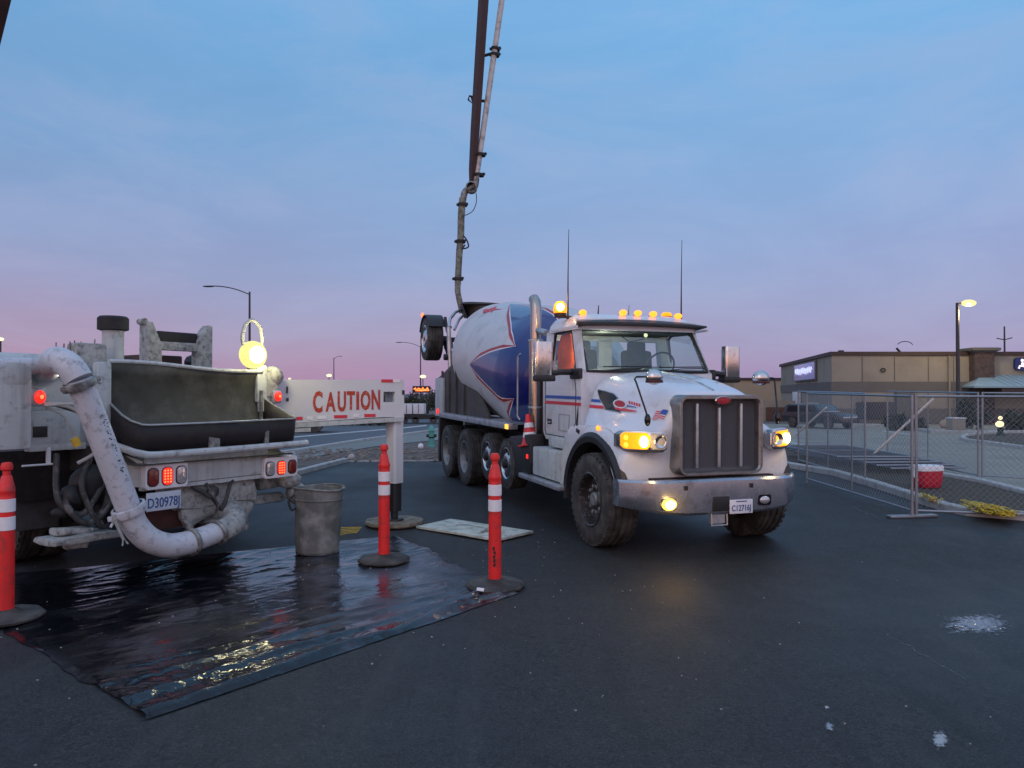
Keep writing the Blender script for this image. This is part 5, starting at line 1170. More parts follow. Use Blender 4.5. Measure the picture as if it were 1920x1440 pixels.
mb = MB(); mb.tube(bez([(-.27, -.12, .66), (-.33, -.14, .60), (-.30, -.15, .50), (-.25, -.14, .52)]), .012, 6); mb.build('bin_handle', M['frame'], b)
# outrigger pad
op = mw(P) @ Vector((pc.x, pc.y, 0))
mb = MB(); mb.lathe([(.001, .01), (.38, .01), (.40, .03), (.39, .065), (.30, .07), (.001, .055)], (0, 0, 0), (0, 0, 1), 48); mb.rough(.010, 6); pd = mb.build('outrigger_pad', M['pad']); pd.location = (op.x, op.y, gz(op.y)); tag(pd, 'round worn wooden pad on the ground under the outrigger leg', 'pad')
# pale board
pts = [G(*p) for p in ((780, 992), (845, 977), (1000, 1002), (932, 1019))]
mb = MB(); mb.prism([(p.x, p.y) for p in pts], 'xy', .012, .045, bev=.006); bmesh.ops.subdivide_edges(mb.bm, edges=mb.bm.edges[:], cuts=4, use_grid_fill=True); mb.rough(.006, 3); bd_ = mb.build('board', M['board']); bd_.location.z = gz(9.6); tag(bd_, 'pale warped sheet of board lying flat on the asphalt behind the nearest delineator', 'board')
mb = MB(); mb.tube([G(855, 984, .05), G(878, 984, .052), G(960, 1000, .05)], .006, 5); mb.tube([G(900, 1000, .05), G(912, 994, .06), G(925, 1001, .05)], .02, 6); mb.build('board_batten', M['splat'], bd_).location = (0, 0, -gz(9.6))
# yellow stake bundle
mb = MB(); o_ = G(657, 996, 0)
for k in range(5):
    q0_, q1_ = G(632, 990+k*3.6, .02+.012*(k % 2)), G(678-2*k, 989+k*2.4, .03)
    mb.tube(bez([q0_, q0_.lerp(q1_, .5)+Vector((0, .01*k, .004)), q1_]), .005, 5)
ys = mb.build('yellow_strap', M['yellowcord']); tag(ys, 'flat yellow strap lying between the bin and the outrigger pad', 'strap')

# --- temporary fence panels
def fence_parts(w=3.6, h=1.76):
    t = thing('chainlink_fence', '', 'fence')
    for x in (0, w):
        mb = MB(); mb.tube([(x, 0, .02), (x, 0, h)], .021, 8); mb.build('post', M['galv'], t)
    for z in (.10, h-.02):
        mb = MB(); mb.tube([(0, 0, z), (w, 0, z)], .017, 8); mb.build('rail', M['galv'], t)
    mb = MB(); mb.tube([(w/2, 0, .10), (w/2, 0, h-.02)], .014, 6); mb.build('upright', M['galv'], t)
    mb = MB(); sp_ = .085; z0, z1 = .10, h-.02; H_ = z1-z0
    k = -int(H_/sp_)
    while k*sp_ < w:
        for sg in (1, -1):
            x0 = k*sp_; a = (x0, z0); b_ = (x0+H_, z1)
            if a[0] < 0: a = (0, z0-x0)
            if b_[0] > w: b_ = (w, z0+(w-x0))
            if b_[0] > a[0]+.02:
                if sg < 0: p, q = (a[0], z0+z1-a[1]), (b_[0], z0+z1-b_[1])
                else: p, q = a, b_
                mb.tube([(p[0], .004*sg, p[1]), (q[0], .004*sg, q[1])], .0021, 3, cap=False)
        k += 1
    mb.build('chain_link', M['wire'], t, smooth=None)
    return t
fp = fence_parts(); fp0 = copy_tree(fp)
def place(t, a, b, label, grp='temporary chain-link fence panels'):
    a, b = Vector(a), Vector(b); t.location = a; d = b-a
    t.rotation_euler = (0, -math.atan2(d.z, math.hypot(d.x, d.y)), math.atan2(d.y, d.x)); t['label'] = label; t['group'] = grp; return t
P0 = G(1710, 970); PB = G(1920, 978); dB = (PB-P0).normalized()
def endp(a, d): q = a+d*3.6; q.z = gz(q.y); return q
fA = place(fp, P0, endp(P0, (G(1507, 905)-P0).normalized()), 'chain-link fence panel running back from the nearest fence post towards the mixer bumper')
fB = place(copy_tree(fp0), P0+dB*.06, endp(P0, dB), 'chain-link fence panel leading right from the nearest fence post across the yellow cords')
C0, C1 = G(1834, 900), G(1747, 882)
fC = place(copy_tree(fp0), C0, endp(C0, (C1-C0).normalized()), 'chain-link fence panel behind the red and white drinks cooler')
D1 = endp(C0, (C1-C0).normalized())
fD = place(copy_tree(fp0), G(1622, 908), endp(G(1622, 908), (G(1530, 880)-G(1622, 908)).normalized()), 'chain-link fence panel standing over the stacked panels beside the truck headlight')
fE = place(copy_tree(fp0), C0+Vector((.05, -.05, 0)), endp(C0, Vector((.75, -.66, 0)).normalized()), 'chain-link fence panel at the right picture edge behind the planting kerb')
for fpar, (a, b, L1) in zip((fC, fD), (((1603, 884, 17.3), (1750, 748, 16.0), 'diagonal fence brace leaning up to the panel behind the cooler'), ((1490, 817, 19.0), (1550, 764, 18.0), 'diagonal fence brace rising beside the lit truck headlight'))):
    mb = MB(mw(fpar).inverted()); mb.tube([at(*a), at(*b)], .028, 8); mb.build('brace', mat('pale_brace', (.75, .68, .60), .6), fpar)
ft = MB(mw(fA).inverted() @ Matrix.Translation(P0) @ Matrix.Rotation(.15, 4, 'Z')); ft.box((0, 0, .02), (.75, .12, .035), bev=.01); ft.tube([(0, 0, .03), (0, 0, .2)], .03, 8); ft.build('foot', M['galv'], fA)
# stacked fence panels lying in the bed
for k in range(5):
    t = copy_tree(fp0) if k < 4 else fp0; a = G(1668, 893)+Vector((-.22*k, .14*k, .16+.05*k)); t.location = a; t.rotation_euler = (R(90), 0, R(97+1.8*k)); t.rotation_euler = Euler((R(90), 0, 0)).to_matrix().to_euler()
    t.rotation_euler = (Matrix.Rotation(R(98-2.2*k), 3, 'Z') @ Matrix.Rotation(R(-90 if 0 else 90), 3, 'X')).to_euler(); t.location.x -= .0
    t['label'] = ['lowest', 'second', 'middle', 'fourth', 'topmost'][k]+' fence panel of the flat pile on the planting bed'; t['group'] = 'fence panels piled flat on the planting bed'
# cooler
o_ = G(1738, 913, .06)
c = thing('drinks_cooler', 'red drinks cooler with white lid on the bark beside the fence post', 'cooler', o_, (0, 0, .2))
mb = MB(); mb.loft([[(x*k, y*k, z) for x, y in rrect(0, 0, .50, .36, .12, 5)] for z, k in ((0, .78), (.02, .86), (.12, .95), (.30, 1.0))]); mb.build('cooler_body', M['cooler'], c)
mb = MB(); mb.loft([[(x*k, y*k, z) for x, y in rrect(0, 0, .52, .38, .12, 5)] for z, k in ((.30, 1.0), (.37, 1.0), (.39, .96))]); mb.build('cooler_lid', M['band'], c)
mb = MB(); mb.tube(bez([(-.26, 0, .30), (-.30, -.05, .2), (-.28, -.12, .14)]), .01, 6); mb.build('cooler_handle', M['band'], c)
# yellow cords
def cordpile(u0, u1, f, n, r, name, label):
    mb = MB()
    for k in range(n):
        uc = random.uniform(u0, u1); pts = []; vo = random.uniform(-9, 5)*(1 if u1-u0 > 40 else .4)
        L0 = random.uniform(8, 30)*(1 if u1-u0 > 40 else .5)
        for i in range(9):
            u_ = uc+(i-4)/4*L0; v_ = f(u_)+vo+random.uniform(-2, 2)+3*math.sin(i*.7+k)
            pts.append(G(u_, v_, .10+random.uniform(0, .10)*(1-abs(i-4)/5)))
        mb.tube(bez(pts, 3), r, 5)
    o = mb.build(name, M['yellowcord']); tag(o, label, 'cord'); return o
cordpile(1826, 1888, lambda u: 944+(u-1790)*.19, 75, .0065, 'cord_heap', 'tangled heap of yellow cord on the planting bed at the right picture edge')
cordpile(1727, 1756, lambda u: 927+(u-1720)*.30, 16, .006, 'cord_heap', 'short tangle of yellow cord on the bark next to the fence post')
mb = MB(); mb.tube(bez([G(1745, 938, .12), G(1770, 944, .1), G(1795, 948, .1), G(1815, 952, .1)], 5), .014, 6); o = mb.build('orange_cord', mat('orange_cord', (.5, .22, .08), .6)); tag(o, 'single pale orange cord linking the two yellow cord tangles', 'cord')

# ================================================================== BACKGROUND
# store building on the right
YB_ = 45.0
k0 = at(1560, 800, YB_); k1 = at(1465, 795, 64); H_ = at(1560, 660, YB_).z
xr = 52.0
bl = thing('store_building', 'long beige single-storey store with brown parapet and stone pier', 'building')
foot = [(k0.x, YB_), (xr, YB_), (xr, 70), (k1.x+6, 70), (k1.x, 64)]
mb = MB(); mb.prism(foot, 'xy', -.1, H_-.12); mb.build('wall', M['stucco'], bl, smooth=None)
def offs(poly, d): 
    c = sum((Vector(p) for p in poly), Vector((0, 0)))/len(poly); return [tuple(Vector(p)+(Vector(p)-c).normalized()*d) for p in poly]
mb = MB(); mb.prism(offs(foot, .16), 'xy', H_-.20, H_+.02); mb.build('parapet', M['brown'], bl, smooth=None)
mb = MB(); mb.prism(offs(foot, .06), 'xy', at(0, 731, YB_).z-.12, at(0, 714, YB_).z-.05); mb.build('wall_band', M['stuccodark'], bl, smooth=None)
mb = MB(); mb.prism(offs(foot, .09), 'xy', -.1, at(0, 766, YB_).z); mb.build('wainscot', M['stuccodark'], bl, smooth=None)
xa, xb = at(1817, 700, YB_).x, at(1854, 700, YB_).x
mb = MB(); mb.box(((xa+xb)/2, YB_-.1, 2.2), (xb-xa, .9, 4.5)); mb.build('stone_pier', M['stone'], bl, smooth=None)
mb = MB(); mb.loft([[(( xa+xb)/2+x, YB_-.1+y, z) for x, y in rrect(0, 0, (xb-xa)+g, .9+g, .05, 2)] for z, g in ((H_-.05, .0), (H_+.06, .5), (H_+.20, .55), (H_+.24, .3))]); mb.build('pier_cap', M['stuccodark'], bl, smooth=None)
aw0, aw1, aw2 = at(1803, 718, YB_), at(1838, 702, YB_), at(1825, 724, YB_-2.2)
mb = MB(); zT, zBt = at(0, 703, YB_).z, at(0, 724, YB_-2).z
mb.add([(aw0.x, YB_, zBt), (at(1826, 724, YB_-2.2).x, YB_-2.2, zBt), (xr, YB_-2.2, zBt), (xr, YB_, zT), (aw1.x, YB_, zT), (aw0.x, YB_, zBt-.08), (at(1826, 724, YB_-2.2).x, YB_-2.2, zBt-.10), (xr, YB_-2.2, zBt-.10)], [(1, 2, 3, 4), (0, 1, 4), (1, 2, 7, 6), (0, 1, 6, 5)])
mb.build('awning', M['awn'], bl, smooth=None)
mb = MB(); 
for k in range(40): 
    x = aw1.x+.3+k*.42
    if x < xr-.3: mb.tube([(x, YB_-.03, zT+.01), (x, YB_-2.2, zBt+.02)], .018, 4)
mb.build('awning_ribs', M['awn'], bl, smooth=None)
mb = MB(); mb.box(((at(1828, 0, YB_).x+xr)/2, YB_-1.2, zBt-.28), (xr-at(1828, 0, YB_).x, 1.9, .28)); mb.build('awning_soffit', M['brown'], bl, smooth=None)
# signs
fd = Vector((k1.x-k0.x, 64-YB_, 0)).normalized(); fn = Vector((-fd.y, fd.x, 0))
if fn.x > 0: fn = -fn
def facp(u, v, off=.15):
    d = ray(u, v); n = fn; t = (Vector((k0.x, YB_, 0))-Vector((0, 0, CH))).dot(n)/d.dot(n); return Vector((0, 0, CH))+d*t+n*off
for (ua, va, ub, vb, nm, mm) in ((1494, 682, 1532, 712, 'lit_sign', 'signpurple'), (1490, 737, 1502, 756, 'wall_panel', 'trailer')):
    a, b_ = facp(ua, va), facp(ub, vb); z0_, z1_ = min(facp((ua+ub)/2, vb).z, facp((ua+ub)/2, va).z), max(facp((ua+ub)/2, vb).z, facp((ua+ub)/2, va).z)
    cc = (a+b_)/2; cc.z = (z0_+z1_)/2; w_ = Vector((b_.x-a.x, b_.y-a.y)).length
    mb = MB(frame(cc, -fd, (0, 0, 1))); mb.box((0, 0, -.06), (w_+.25, z1_-z0_+.2, .12), bev=.02); so = mb.build('sign_box' if nm == 'lit_sign' else 'wall_panel', M['stuccodark'] if nm == 'lit_sign' else M['trailer'], bl)
    if nm == 'lit_sign':
        mb = MB(frame(cc, -fd, (0, 0, 1))); mb.box((0, 0, .02), (w_, z1_-z0_, .05), bev=.02); mb.build('sign_face', M['signpurple'], so)
        mb = MB(frame(cc, -fd, (0, 0, 1))); pts = [(-w_*.42+w_*.84*i/28, .18*(z1_-z0_)*math.sin(i*1.9)+.05, .055) for i in range(29)]; mb.tube(pts, .07, 5); mb.build('sign_script', em('sign_script', (.62, .66, .95), .8), so)
xs0, zs0, zs1 = at(1896, 0, YB_).x, at(0, 693, YB_).z, at(0, 672, YB_).z
mb = MB(); mb.prism(rrect(xs0+3.0, (zs0+zs1)/2, 6.2, zs1-zs0+.1, .2, 4), 'xz', YB_-.18, YB_-.02); so = mb.build('store_sign', M['signblue'], bl)
cx_ = at(1906, 0, YB_).x
mb = MB(); mb.ell((cx_, YB_-.2, zs1-.13), (.10, .03, .09), 12); mb.ell((cx_+.02, YB_-.2, zs1-.34), (.10, .03, .10), 12); mb.tube([(cx_-.22, YB_-.2, zs0+.06), (cx_-.16, YB_-.2, zs0+.22), (cx_+.1, YB_-.2, zs0+.20), (cx_+.22, YB_-.2, zs0+.06)], .05, 6); mb.build('sign_emblem', M['signlit'], so)
mb = MB(); add_text(mb, 'C', frame((at(1921, 0, YB_).x+.05, YB_-.2, (zs0+zs1)/2+.05), (1, 0, 0), (0, 0, 1)), .34, 1, .02); mb.build('sign_letter', M['signlit'], so)
mb = MB(); mb.tube([(at(1650, 0, YB_).x+.14*math.cos(a), YB_-.06, at(0, 694, YB_).z+.11*math.sin(a)) for a in [2*math.pi*k/8 for k in range(8)]], .035, 5, closed=True); mb.build('wall_lamp', M['black'], bl)
mb = MB(); mb.box((at(1586, 0, YB_).x, YB_+1, H_+.1), (.25, .3, .12)); mb.tube([(at(1676, 0, 46).x, 46, H_+.3), (at(1684, 0, 46).x, 46, H_)], .07, 6); mb.tube([(at(1692, 0, 46).x+.5*math.cos(a), 46, H_+.42+.3*math.sin(a)) for a in [.3+k*.35 for k in range(8)]], .025, 4); mb.build('roof_vent', M['black'], bl)
for u_ in (1612, 1672, 1735, 1782):
    mb = MB(); mb.box((at(u_, 0, YB_).x, YB_-.005, (H_-.3)/2), (.05, .03, H_-.3)); mb.build('wall_joint', M['stuccodark'], bl)
mb = MB(); mb.box((at(1690, 0, YB_).x, YB_-.12, 1.02), (1.1, .08, 2.05)); mb.build('service_door', M['stuccodark'], bl)
mb = MB(); mb.tube([(at(1772, 0, YB_).x, YB_-.12, 0), (at(1772, 0, YB_).x, YB_-.12, H_-.25)], .06, 8); mb.build('downpipe', M['stucco'], bl)
# window strip
mb = MB(); mb.box(((at(1600, 0, YB_).x+at(1670, 0, YB_).x)/2, YB_-.10, .85), (2.3, .06, 1.0)); mb.build('window', mat('dark_window', (.05, .06, .075), .2), bl)
# distant tan store
a, b_ = at(1376, 712, 78), at(1475, 712, 78)
tb = thing('tan_building', 'low tan building partly hidden behind the right hood mirror', 'building')
mb = MB(); mb.box(((a.x+b_.x)/2, 82, a.z/2-.05), (b_.x-a.x, 8, a.z+.1)); mb.build('wall', M['stuccotan'], tb, smooth=None)
mb = MB(); mb.box(((a.x+b_.x)/2, 82, a.z+.08), (b_.x-a.x+.3, 8.3, .25)); mb.build('parapet', M['brown'], tb, smooth=None)
en = thing('enclosure_wall', 'low beige bin enclosure wall with brown gates left of the store', 'wall')
a, b_ = at(1395, 752, 50), at(1492, 752, 50)
mb = MB(); mb.box(((a.x+b_.x)/2, 50.2, a.z/2), (b_.x-a.x, .3, a.z+.05)); mb.build('wall', M['stucco'], en, smooth=None)
for u0_, u1_ in ((1437, 1455), (1457, 1474)):
    a, b_ = at(u0_, 764, 49.9), at(u1_, 764, 49.9); mb = MB(); mb.box(((a.x+b_.x)/2, 49.95, .5), (b_.x-a.x, .08, .9)); mb.build('gate', M['wood'], en)
# parked dark car
cp = G(1552, 804); c = thing('parked_car', 'dark utility car parked in front of the store corner', 'car', (cp.x, cp.y+1, cp.z), (0, 0, R(8)))
mb = MB(); prof = [(-2.2, .35), (-2.25, .8), (-2.1, .95), (-1.95, 1.35), (-1.7, 1.45), (.3, 1.45), (.9, 1.0), (1.9, .92), (2.15, .75), (2.2, .35)]
mb.prism(prof, 'xz', -.85, .85, bev=.06); cb = mb.build('body', M['carblack'], c)
for s in (-1, 1):
    mb = MB(); mb.prism([(-1.8, .98), (-1.68, 1.34), (.2, 1.34), (.7, 1.0)], 'xz', min(s*.85, s*.865), max(s*.85, s*.865)); mb.build('side_window', M['blackgloss'], cb)
    for x in (-1.35, 1.35):
        mb = MB(); mb.lathe([(.30, -.10), (.32, -.08), (.32, .08), (.30, .10), (.18, .105), (.001, .09)], (x, s*.82, .32), (0, s, 0), 20); mb.build('wheel', M['rubber'], c)
mb = MB(); mb.box((1.2, -.4, 1.02), (.5, .9, .03)); mb.box((2.2, 0, .7), (.03, 1.2, .08)); mb.build('bright_trim', M['trailer'], cb)
c.rotation_euler = (0, 0, R(-62)); c.scale = (.85, .9, .88)
mb = MB(); mb.box((-.6, 0, 1.50), (.2, 1.1, .06), bev=.02); mb.build('light_bar', M['alu'], cb)
# foliage
def bush(name, label, cx, cy, z0, rx, ry, h, n, leaf=.08, group=None, cat='shrub', sparse=False):
    t = thing(name, label, cat, (cx, cy, z0), (0, 0, 0), group)
    mb = MB()
    for k in range(9):
        a = random.uniform(0, 6.28); mb.tube([(0, 0, 0), (rx*.4*math.cos(a), ry*.4*math.sin(a), h*.5), (rx*.75*math.cos(a), ry*.75*math.sin(a), h*random.uniform(.7, 1))], [.03, .02, .008], 5)
    mb.build('stem', M['twig'], t)
    mb = MB()
    cl = [(random.uniform(-.7, .7)*rx, random.uniform(-.7, .7)*ry, h*random.uniform(.25, .85)) for _ in range(14)]
    for k in range(n):
        c_ = random.choice(cl); p = Vector(c_)+Vector((random.gauss(0, .22)*rx, random.gauss(0, .22)*ry, random.gauss(0, .14)*h)); p.z = max(.03, p.z)
        Mx = Matrix.Translation(p) @ Euler((random.uniform(0, 6), random.uniform(0, 6), random.uniform(0, 6))).to_matrix().to_4x4()
        mb.mi = 1 if random.random() < .3 else 0; s_ = leaf*random.uniform(.6, 1.4)
        mb.add([(-s_, 0, 0), (0, -s_*.5, 0), (s_, 0, .02), (0, s_*.5, 0)], [(0, 1, 2, 3)], Mx)
    mb.build('foliage', [M['leaf'], M['leafl']], t, smooth=None); return t
def bu(u0, u1, v0, v1, n, label, name='shrub', grp='shrubs before the store', leaf=.09):
    g = G((u0+u1)/2, v1); k = g.y/F; return bush(name, label, g.x, g.y+.4, g.z-.02, (u1-u0)*k/2, (u1-u0)*k/2*.8, (v1-v0)*k, n, leaf, grp)
bu(1672, 1712, 779, 808, 1400, 'rounded dark shrub left of the stone cabinet, before the store wall')
bu(1712, 1745, 783, 808, 900, 'smaller brownish shrub between the rounded shrub and the stone cabinet')
bu(1808, 1836, 748, 804, 2200, 'tall narrow dark shrub right of the stone cabinet')
bu(1836, 1864, 770, 806, 900, 'loose low shrub right of the tall narrow shrub')
bu(1900, 1940, 776, 811, 1600, 'yellowish shrub at the right picture edge beside the lit lantern')
g = G(1800, 813); c = thing('utility_cabinet', 'pale square utility cabinet among the shrubs before the store', 'cabinet', g)
mb = MB(); mb.box((0, .3, .33), (.58, .5, .66), bev=.02); mb.build('cabinet_body', M['stucco'], c); mb = MB(); mb.box((0, .3, .68), (.64, .56, .05), bev=.01); mb.build('cabinet_top', M['trailer'], c)
g = G(1773, 803); mb = MB(); mb.ell((0, 0, .2), (.32, .22, .26), 12); mb.rough(.12, 2); o = mb.build('boulder', M['stuccotan']); o.location = g; tag(o, 'pale boulder just left of the utility cabinet', 'boulder')
g = G(1876, 818); c = thing('garden_lantern', 'glowing white lantern with round top on dark green stem before the store', 'lantern', g)
mb = MB(); mb.lathe([(.18, 0), (.16, .1), (.10, .2), (.12, .36)], (0, 0, 0), (0, 0, 1), 14); mb.build('lantern_base', mat('dark_green', (.01, .03, .02), .6), c)
mb = MB(); mb.ell((-.03, 0, .50), (.16, .14, .13), 16); mb.build('lantern_body', M['lamphot'], c); mb = MB(); mb.ell((0, 0, .75), (.08, .08, .08), 12); mb.build('lantern_globe', M['lamphot'], c)
# lamp post right
g = at(1797, 800, 42); c = thing('parking_lamp', 'tall dark parking lamp post with one lit head, in front of the store', 'street lamp', (g.x, 42, 0))
zt = at(0, 568, 42).z
mb = MB(); mb.tube([(0, 0, 0), (0, 0, zt)], [.12, .09], 8); mb.lathe([(.25, 0), (.25, .5), (.001, .5)], (0, 0, 0), (0, 0, 1), 14); mb.build('pole', M['pole'], c)
mb = MB(); mb.box((.25, 0, zt-.02), (.5, .08, .08)); mb.box((.62, 0, zt+.0), (.62, .36, .14), bev=.03); lh = mb.build('lamp_head', M['pole'], c)
mb = MB(); mb.lathe([(.001, -.12), (.18, -.10), (.27, -.02), (.27, .02)], (.60, -.05, zt-.05), (0, 0, 1), 16); mb.ell((.62, -.05, zt-.02), (.42, .26, .20), 16); mb.build('lamp_lens_glow', M['lampglow'], lh)  # lens plus an emissive ellipsoid standing for the halo around it
mb = MB(); mb.ell((.55, -.22, zt-.06), (.17, .08, .10), 12); mb.build('lamp_bulb', M['workhot'], lh)
lamp('lamp_bulb', (.6, -.1, zt-.6), 350, (1, .72, .35), c, .3)
# utility pole
g = at(1884, 700, 95); c = thing('utility_pole', 'thin utility pole with a cross arm rising behind the store roof', 'utility pole', (g.x, 95, 0))
zt = at(0, 612, 95).z; mb = MB(); mb.tube([(0, 0, 0), (0, 0, zt)], [.16, .09], 8); mb.build('pole', M['pole'], c)
mb = MB(); mb.tube([(-1.0, 0, at(0, 635, 95).z+.05), (0, 0, at(0, 637, 95).z), (1.0, 0, at(0, 634, 95).z+.05)], .07, 6); mb.build('cross_arm', M['pole'], c)
# street lamps left
def cobra(u, vtop, Y, ua, va, label, vb=760):
    b0 = at(u, vb, Y); tp = at(u, vtop, Y); e = at(ua, va, Y); c = thing('street_lamp', label, 'street lamp', (b0.x, Y, 0), (0, 0, 0), 'tall unlit street lamps')
    L = lambda p: Vector((p.x-b0.x, 0, p.z)); dx = e.x-tp.x
    mb = MB(); mb.tube([(0, 0, 0), L(tp)], [.13, .075], 8); mb.build('pole', M['pole'], c)
    s_ = L(tp)-Vector((0, 0, .22)); E_ = L(e)
    mb = MB(); mb.tube(bez([s_, s_+Vector((dx*.30, 0, (E_.z-s_.z)*.62)), s_+Vector((dx*.62, 0, (E_.z-s_.z)*.98)), E_+Vector((-dx*.1, 0, .03))]), .045, 6); mb.build('arm', M['pole'], c)
    mb = MB(); mb.ell(E_+Vector((-dx*.06, 0, 0)), (abs(dx)*.14, .14, .07), 12); mb.build('lamp_head', M['pole'], c)
cobra(468, 547, 58, 386, 537, 'tall street lamp with long curved arm rising behind the work light')
cobra(788.5, 648, 120, 745, 642, 'distant street lamp with curved arm left of the mixer rear')
cobra(626, 671, 150, 640, 668, 'faint distant street lamp behind the CAUTION panel')
def farlamp(u, v, Y, s_, label):
    p = at(u, v, Y); c = thing('distant_lamp', label, 'lamp', (p.x, Y, 0), (0, 0, 0), 'lit distant lamps on the horizon')
    mb = MB(); mb.tube([(0, 0, 0), (0, 0, p.z)], .07, 6); mb.build('pole', M['pole'], c)
    mb = MB(); mb.ell((0, 0, p.z), (s_*1.3, s_, s_*.7), 12); mb.build('lamp_head', M['lamphot'], c)
farlamp(617, 704, 110, .32, 'lit distant lamp just above the CAUTION panel top edge')
farlamp(543, 710, 90, .14, 'tiny lit lamp above the left end of the CAUTION panel')
farlamp(793, 706, 110, .36, 'lit distant lamp left of the mixer rear panel')
farlamp(1, 636, 60, .20, 'yellow lit lamp at the left picture edge above the hills')
farlamp(751, 717, 100, .12, 'tiny lit lamp at the right end of the CAUTION panel')
farlamp(754, 737, 80, .10, 'tiny low lamp right of the outrigger leg')
farlamp(1349, 704, 80, .16, 'tiny lit lamp between the cab and the right door mirror')
# shrub line and far sign on the left
for k in range(9):
    u0_ = 700+k*17; g = at(u0_, 760, 62+random.uniform(-4, 6)); hgt = (760-720+random.uniform(-6, 6))*g.y/F
    bush('shrub', ('scrubby shrub in the far row left of the mixer, number from the left: '+['first', 'second', 'third', 'fourth', 'fifth', 'sixth', 'seventh', 'eighth', 'ninth'][k]), g.x, g.y, 0, .8, .6, hgt, 700, .10, 'scrubby shrubs in the far row')
for k in range(8):
    u0_ = 610+k*17; g = at(u0_, 795, 43); 
    bush('low_plant', ['first', 'second', 'third', 'fourth', 'fifth', 'sixth', 'seventh', 'eighth'][k]+' low plant from the left in the strip seen under the CAUTION panel', g.x, g.y, 0, .5, .3, .40+random.uniform(-.08, .08), 260, .06, 'low plants across the road', 'plant')
g = at(790, 730, 100); c = thing('roadside_sign', 'glowing orange shop sign on the horizon left of the mixer', 'sign', (g.x, 100, 0))
mb = MB(); mb.tube([(0, 0, 0), (0, 0, g.z-.5)], .12, 6); mb.build('post', M['pole'], c)
mb = MB(); mb.box((0, .1, g.z), (2.4, .1, .9)); sb_ = mb.build('sign_board', M['frame'], c)
mb = MB(); mb.tube([(-1.0+.2*i, 0, g.z+.24*math.sin(i*2.3)) for i in range(11)], .10, 5); mb.tube([(-.8, 0, g.z-.2), (.9, 0, g.z-.15)], .07, 5); mb.build('sign_script', M['neon'], sb_)
# white box trailers across the road
for k, (u0_, u1_) in enumerate(((752, 773), (775, 795))):
    a, b_ = at(u0_, 757, 46), at(u1_, 776, 46)
    c = thing('storage_box', ['left', 'right'][k]+' of two white boxes on the dark trailer across the road', 'box', ((a.x+b_.x)/2, 46, b_.z), (0, 0, 0), 'white boxes on the far trailer')
    mb = MB(); mb.box((0, .5, (a.z-b_.z)/2), (b_.x-a.x, 1.2, a.z-b_.z), bev=.02); mb.build('box_body', M['trailer'], c)
    mb = MB(); mb.box((0, -.11, (a.z-b_.z)/2), (.03, .02, (a.z-b_.z)*.9)); mb.build('seam', M['frame'], c)
a, b_ = at(742, 778, 46), at(830, 778, 46); c = thing('flat_trailer', 'long dark flat trailer carrying two white boxes across the road', 'trailer', ((a.x+b_.x)/2, 46, 0))
mb = MB(); mb.box((0, .5, .42), (b_.x-a.x, 1.6, .28)); mb.build('trailer_bed', M['frame'], c)
for x in (-.9, -.2, .9):
    mb = MB(); mb.lathe([(.2, -.1), (.22, -.08), (.22, .08), (.2, .1), (.001, .1)], (x, -.2, .22), (0, -1, 0), 16); mb.build('wheel', M['rubber'], c)
# dark pickup behind the beam
g = G(576, 812); c = thing('parked_car', 'dark low car half hidden under the left end of the CAUTION panel', 'car', (g.x-1.2, g.y+.8, g.z), (0, 0, R(12)))
mb = MB(); mb.prism([(-2.2, .3), (-2.2, .8), (-1.7, .92), (-1.2, 1.3), (.5, 1.3), (1.1, .9), (2.1, .8), (2.2, .35)], 'xz', -.85, .85, bev=.06); cb = mb.build('body', M['carblack'], c)
mb = MB(); mb.prism([(-1.1, .95), (-1.0, 1.22), (.4, 1.22), (.8, .95)], 'xz', -.865, -.85); mb.build('side_window', M['blackgloss'], cb)
for x in (-1.35, 1.35):
    for s in (-1, 1):
        mb = MB(); mb.lathe([(.29, -.10), (.31, -.08), (.31, .08), (.29, .10), (.18, .105), (.001, .09)], (x, s*.82, .31), (0, s, 0), 20); mb.build('wheel', M['rubber'], c)
# hydrant behind the mixer
g = G(809, 838); c = thing('hydrant', 'small teal hydrant on the verge just left of the rear mixer wheels', 'hydrant', g)
mb = MB(); mb.lathe([(.12, 0), (.12, .04), (.09, .06), (.09, .48), (.11, .50), (.09, .60), (.04, .68), (.001, .70)], (0, 0, 0), (0, 0, 1), 16); mb.build('hydrant_body', M['teal'], c)
mb = MB(); mb.lathe([(.05, -.16), (.05, .16), (.001, .165)], (0, 0, .36), (1, 0, 0), 12); mb.lathe([(.10, 0), (.10, .05)], (0, 0, .28), (0, 0, 1), 16); mb.build('hydrant_cap', M['black'], c)
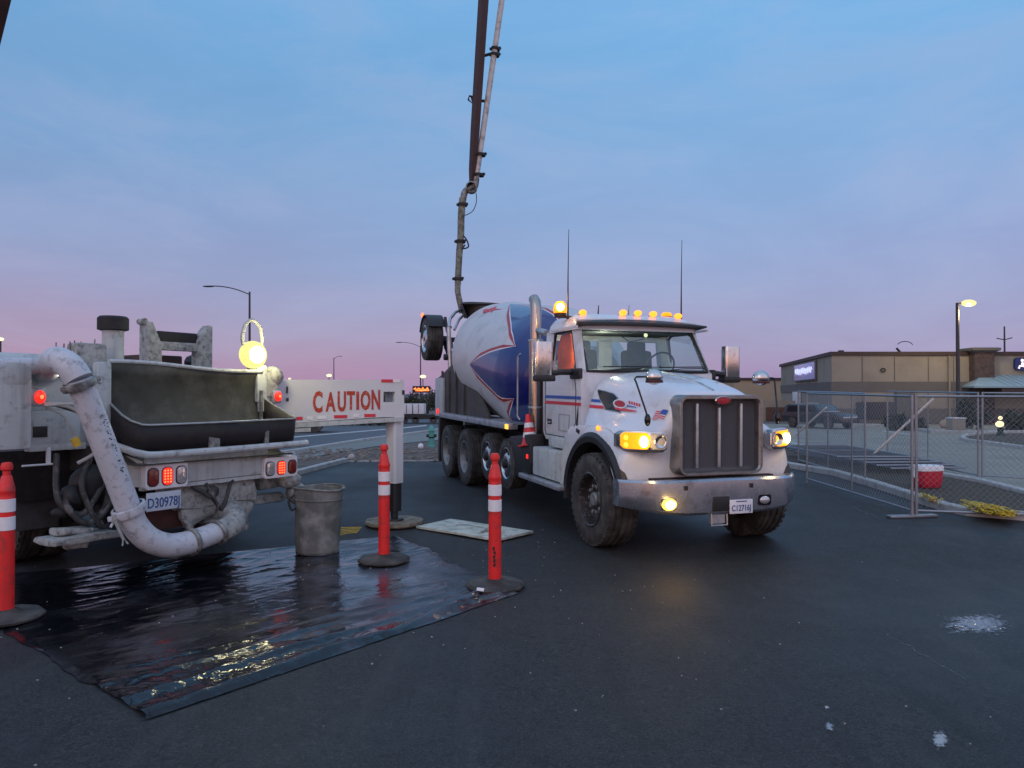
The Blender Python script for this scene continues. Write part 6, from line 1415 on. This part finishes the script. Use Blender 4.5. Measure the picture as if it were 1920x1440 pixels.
# rocks in the verge
mb = MB()
for k in range(420):
    p = G(random.uniform(560, 835), random.uniform(842, 866)); s_ = random.uniform(.02, .07)
    mb.ell(p+Vector((0, 0, s_*.4)), (s_, s_*random.uniform(.6, 1), s_*.6), 6)
mb.rough(.01, 20); tag(mb.build('gravel', mat('gravel', (.20, .17, .15), .9, var=.4, vs=3), smooth=None), 'scattered grey and brown stones on the dirt verge', 'gravel', kind='stuff')
p = G(660, 863); mb = MB(); mb.ell((0, 0, .07), (.10, .08, .09), 10); mb.rough(.03, 5); o = mb.build('stone', M['kerb']); o.location = p; tag(o, 'pale stone at the kerb end on the dirt verge', 'stone')
p = G(789, 841); mb = MB(); mb.ell((0, 0, .07), (.09, .09, .09), 10); mb.rough(.01, 5); o = mb.build('stone', M['band']); o.location = p; tag(o, 'small white stone on the verge left of the mixer wheels', 'stone')


mb = MB()
for k in range(230):
    if k < 170: p = Vector((random.gauss(-1.2, 1.6), random.gauss(6.6, 1.9), 0))
    else: p = Vector((random.uniform(-4, 6), random.uniform(3.2, 11), 0))
    if p.y < 2.5: continue
    r_ = random.uniform(.003, .009); mb.ell((p.x, p.y, gz(p.y)+.004+(.012 if k < 240 else 0)), (r_, r_*random.uniform(.6, 1), r_*.6), 6)
tag(mb.build('grit', mat('pale_grit', (.30, .30, .29), .9, var=.4, vs=5), smooth=None), 'pale concrete crumbs scattered over the sheeting and the asphalt', 'grit', kind='stuff')
mb = MB()
for s_ in (-1, 1):
    for k in range(9): mb.ell((-.95-.12*k, s_*1.004, 1.86), (.006, .004, .006), 6)
for s_ in (-1, 1):
    for k in range(5): mb.ell((-1.92, s_*1.004, 1.3+k*.15), (.006, .004, .006), 6)
mb.build('rivets', M['alu'], cabo)['kind'] = 'stuff'
for s_ in (-1, 1):
    mb = MB(); mb.box((-.60, s_*1.085, 1.32), (.10, .02, .05), rot=(0, R(15), 0), bev=.008); mb.build('hood_latch', M['black'], hood)
    mb = MB(); mb.tube([(-1.42, s_*1.006, 1.28), (-1.08, s_*1.006, 1.28), (-1.06, s_*1.006, 1.5), (-1.42, s_*1.006, 1.5)], .003, 5, closed=True); mb.build('door_panel_line', M['black'], cabo)
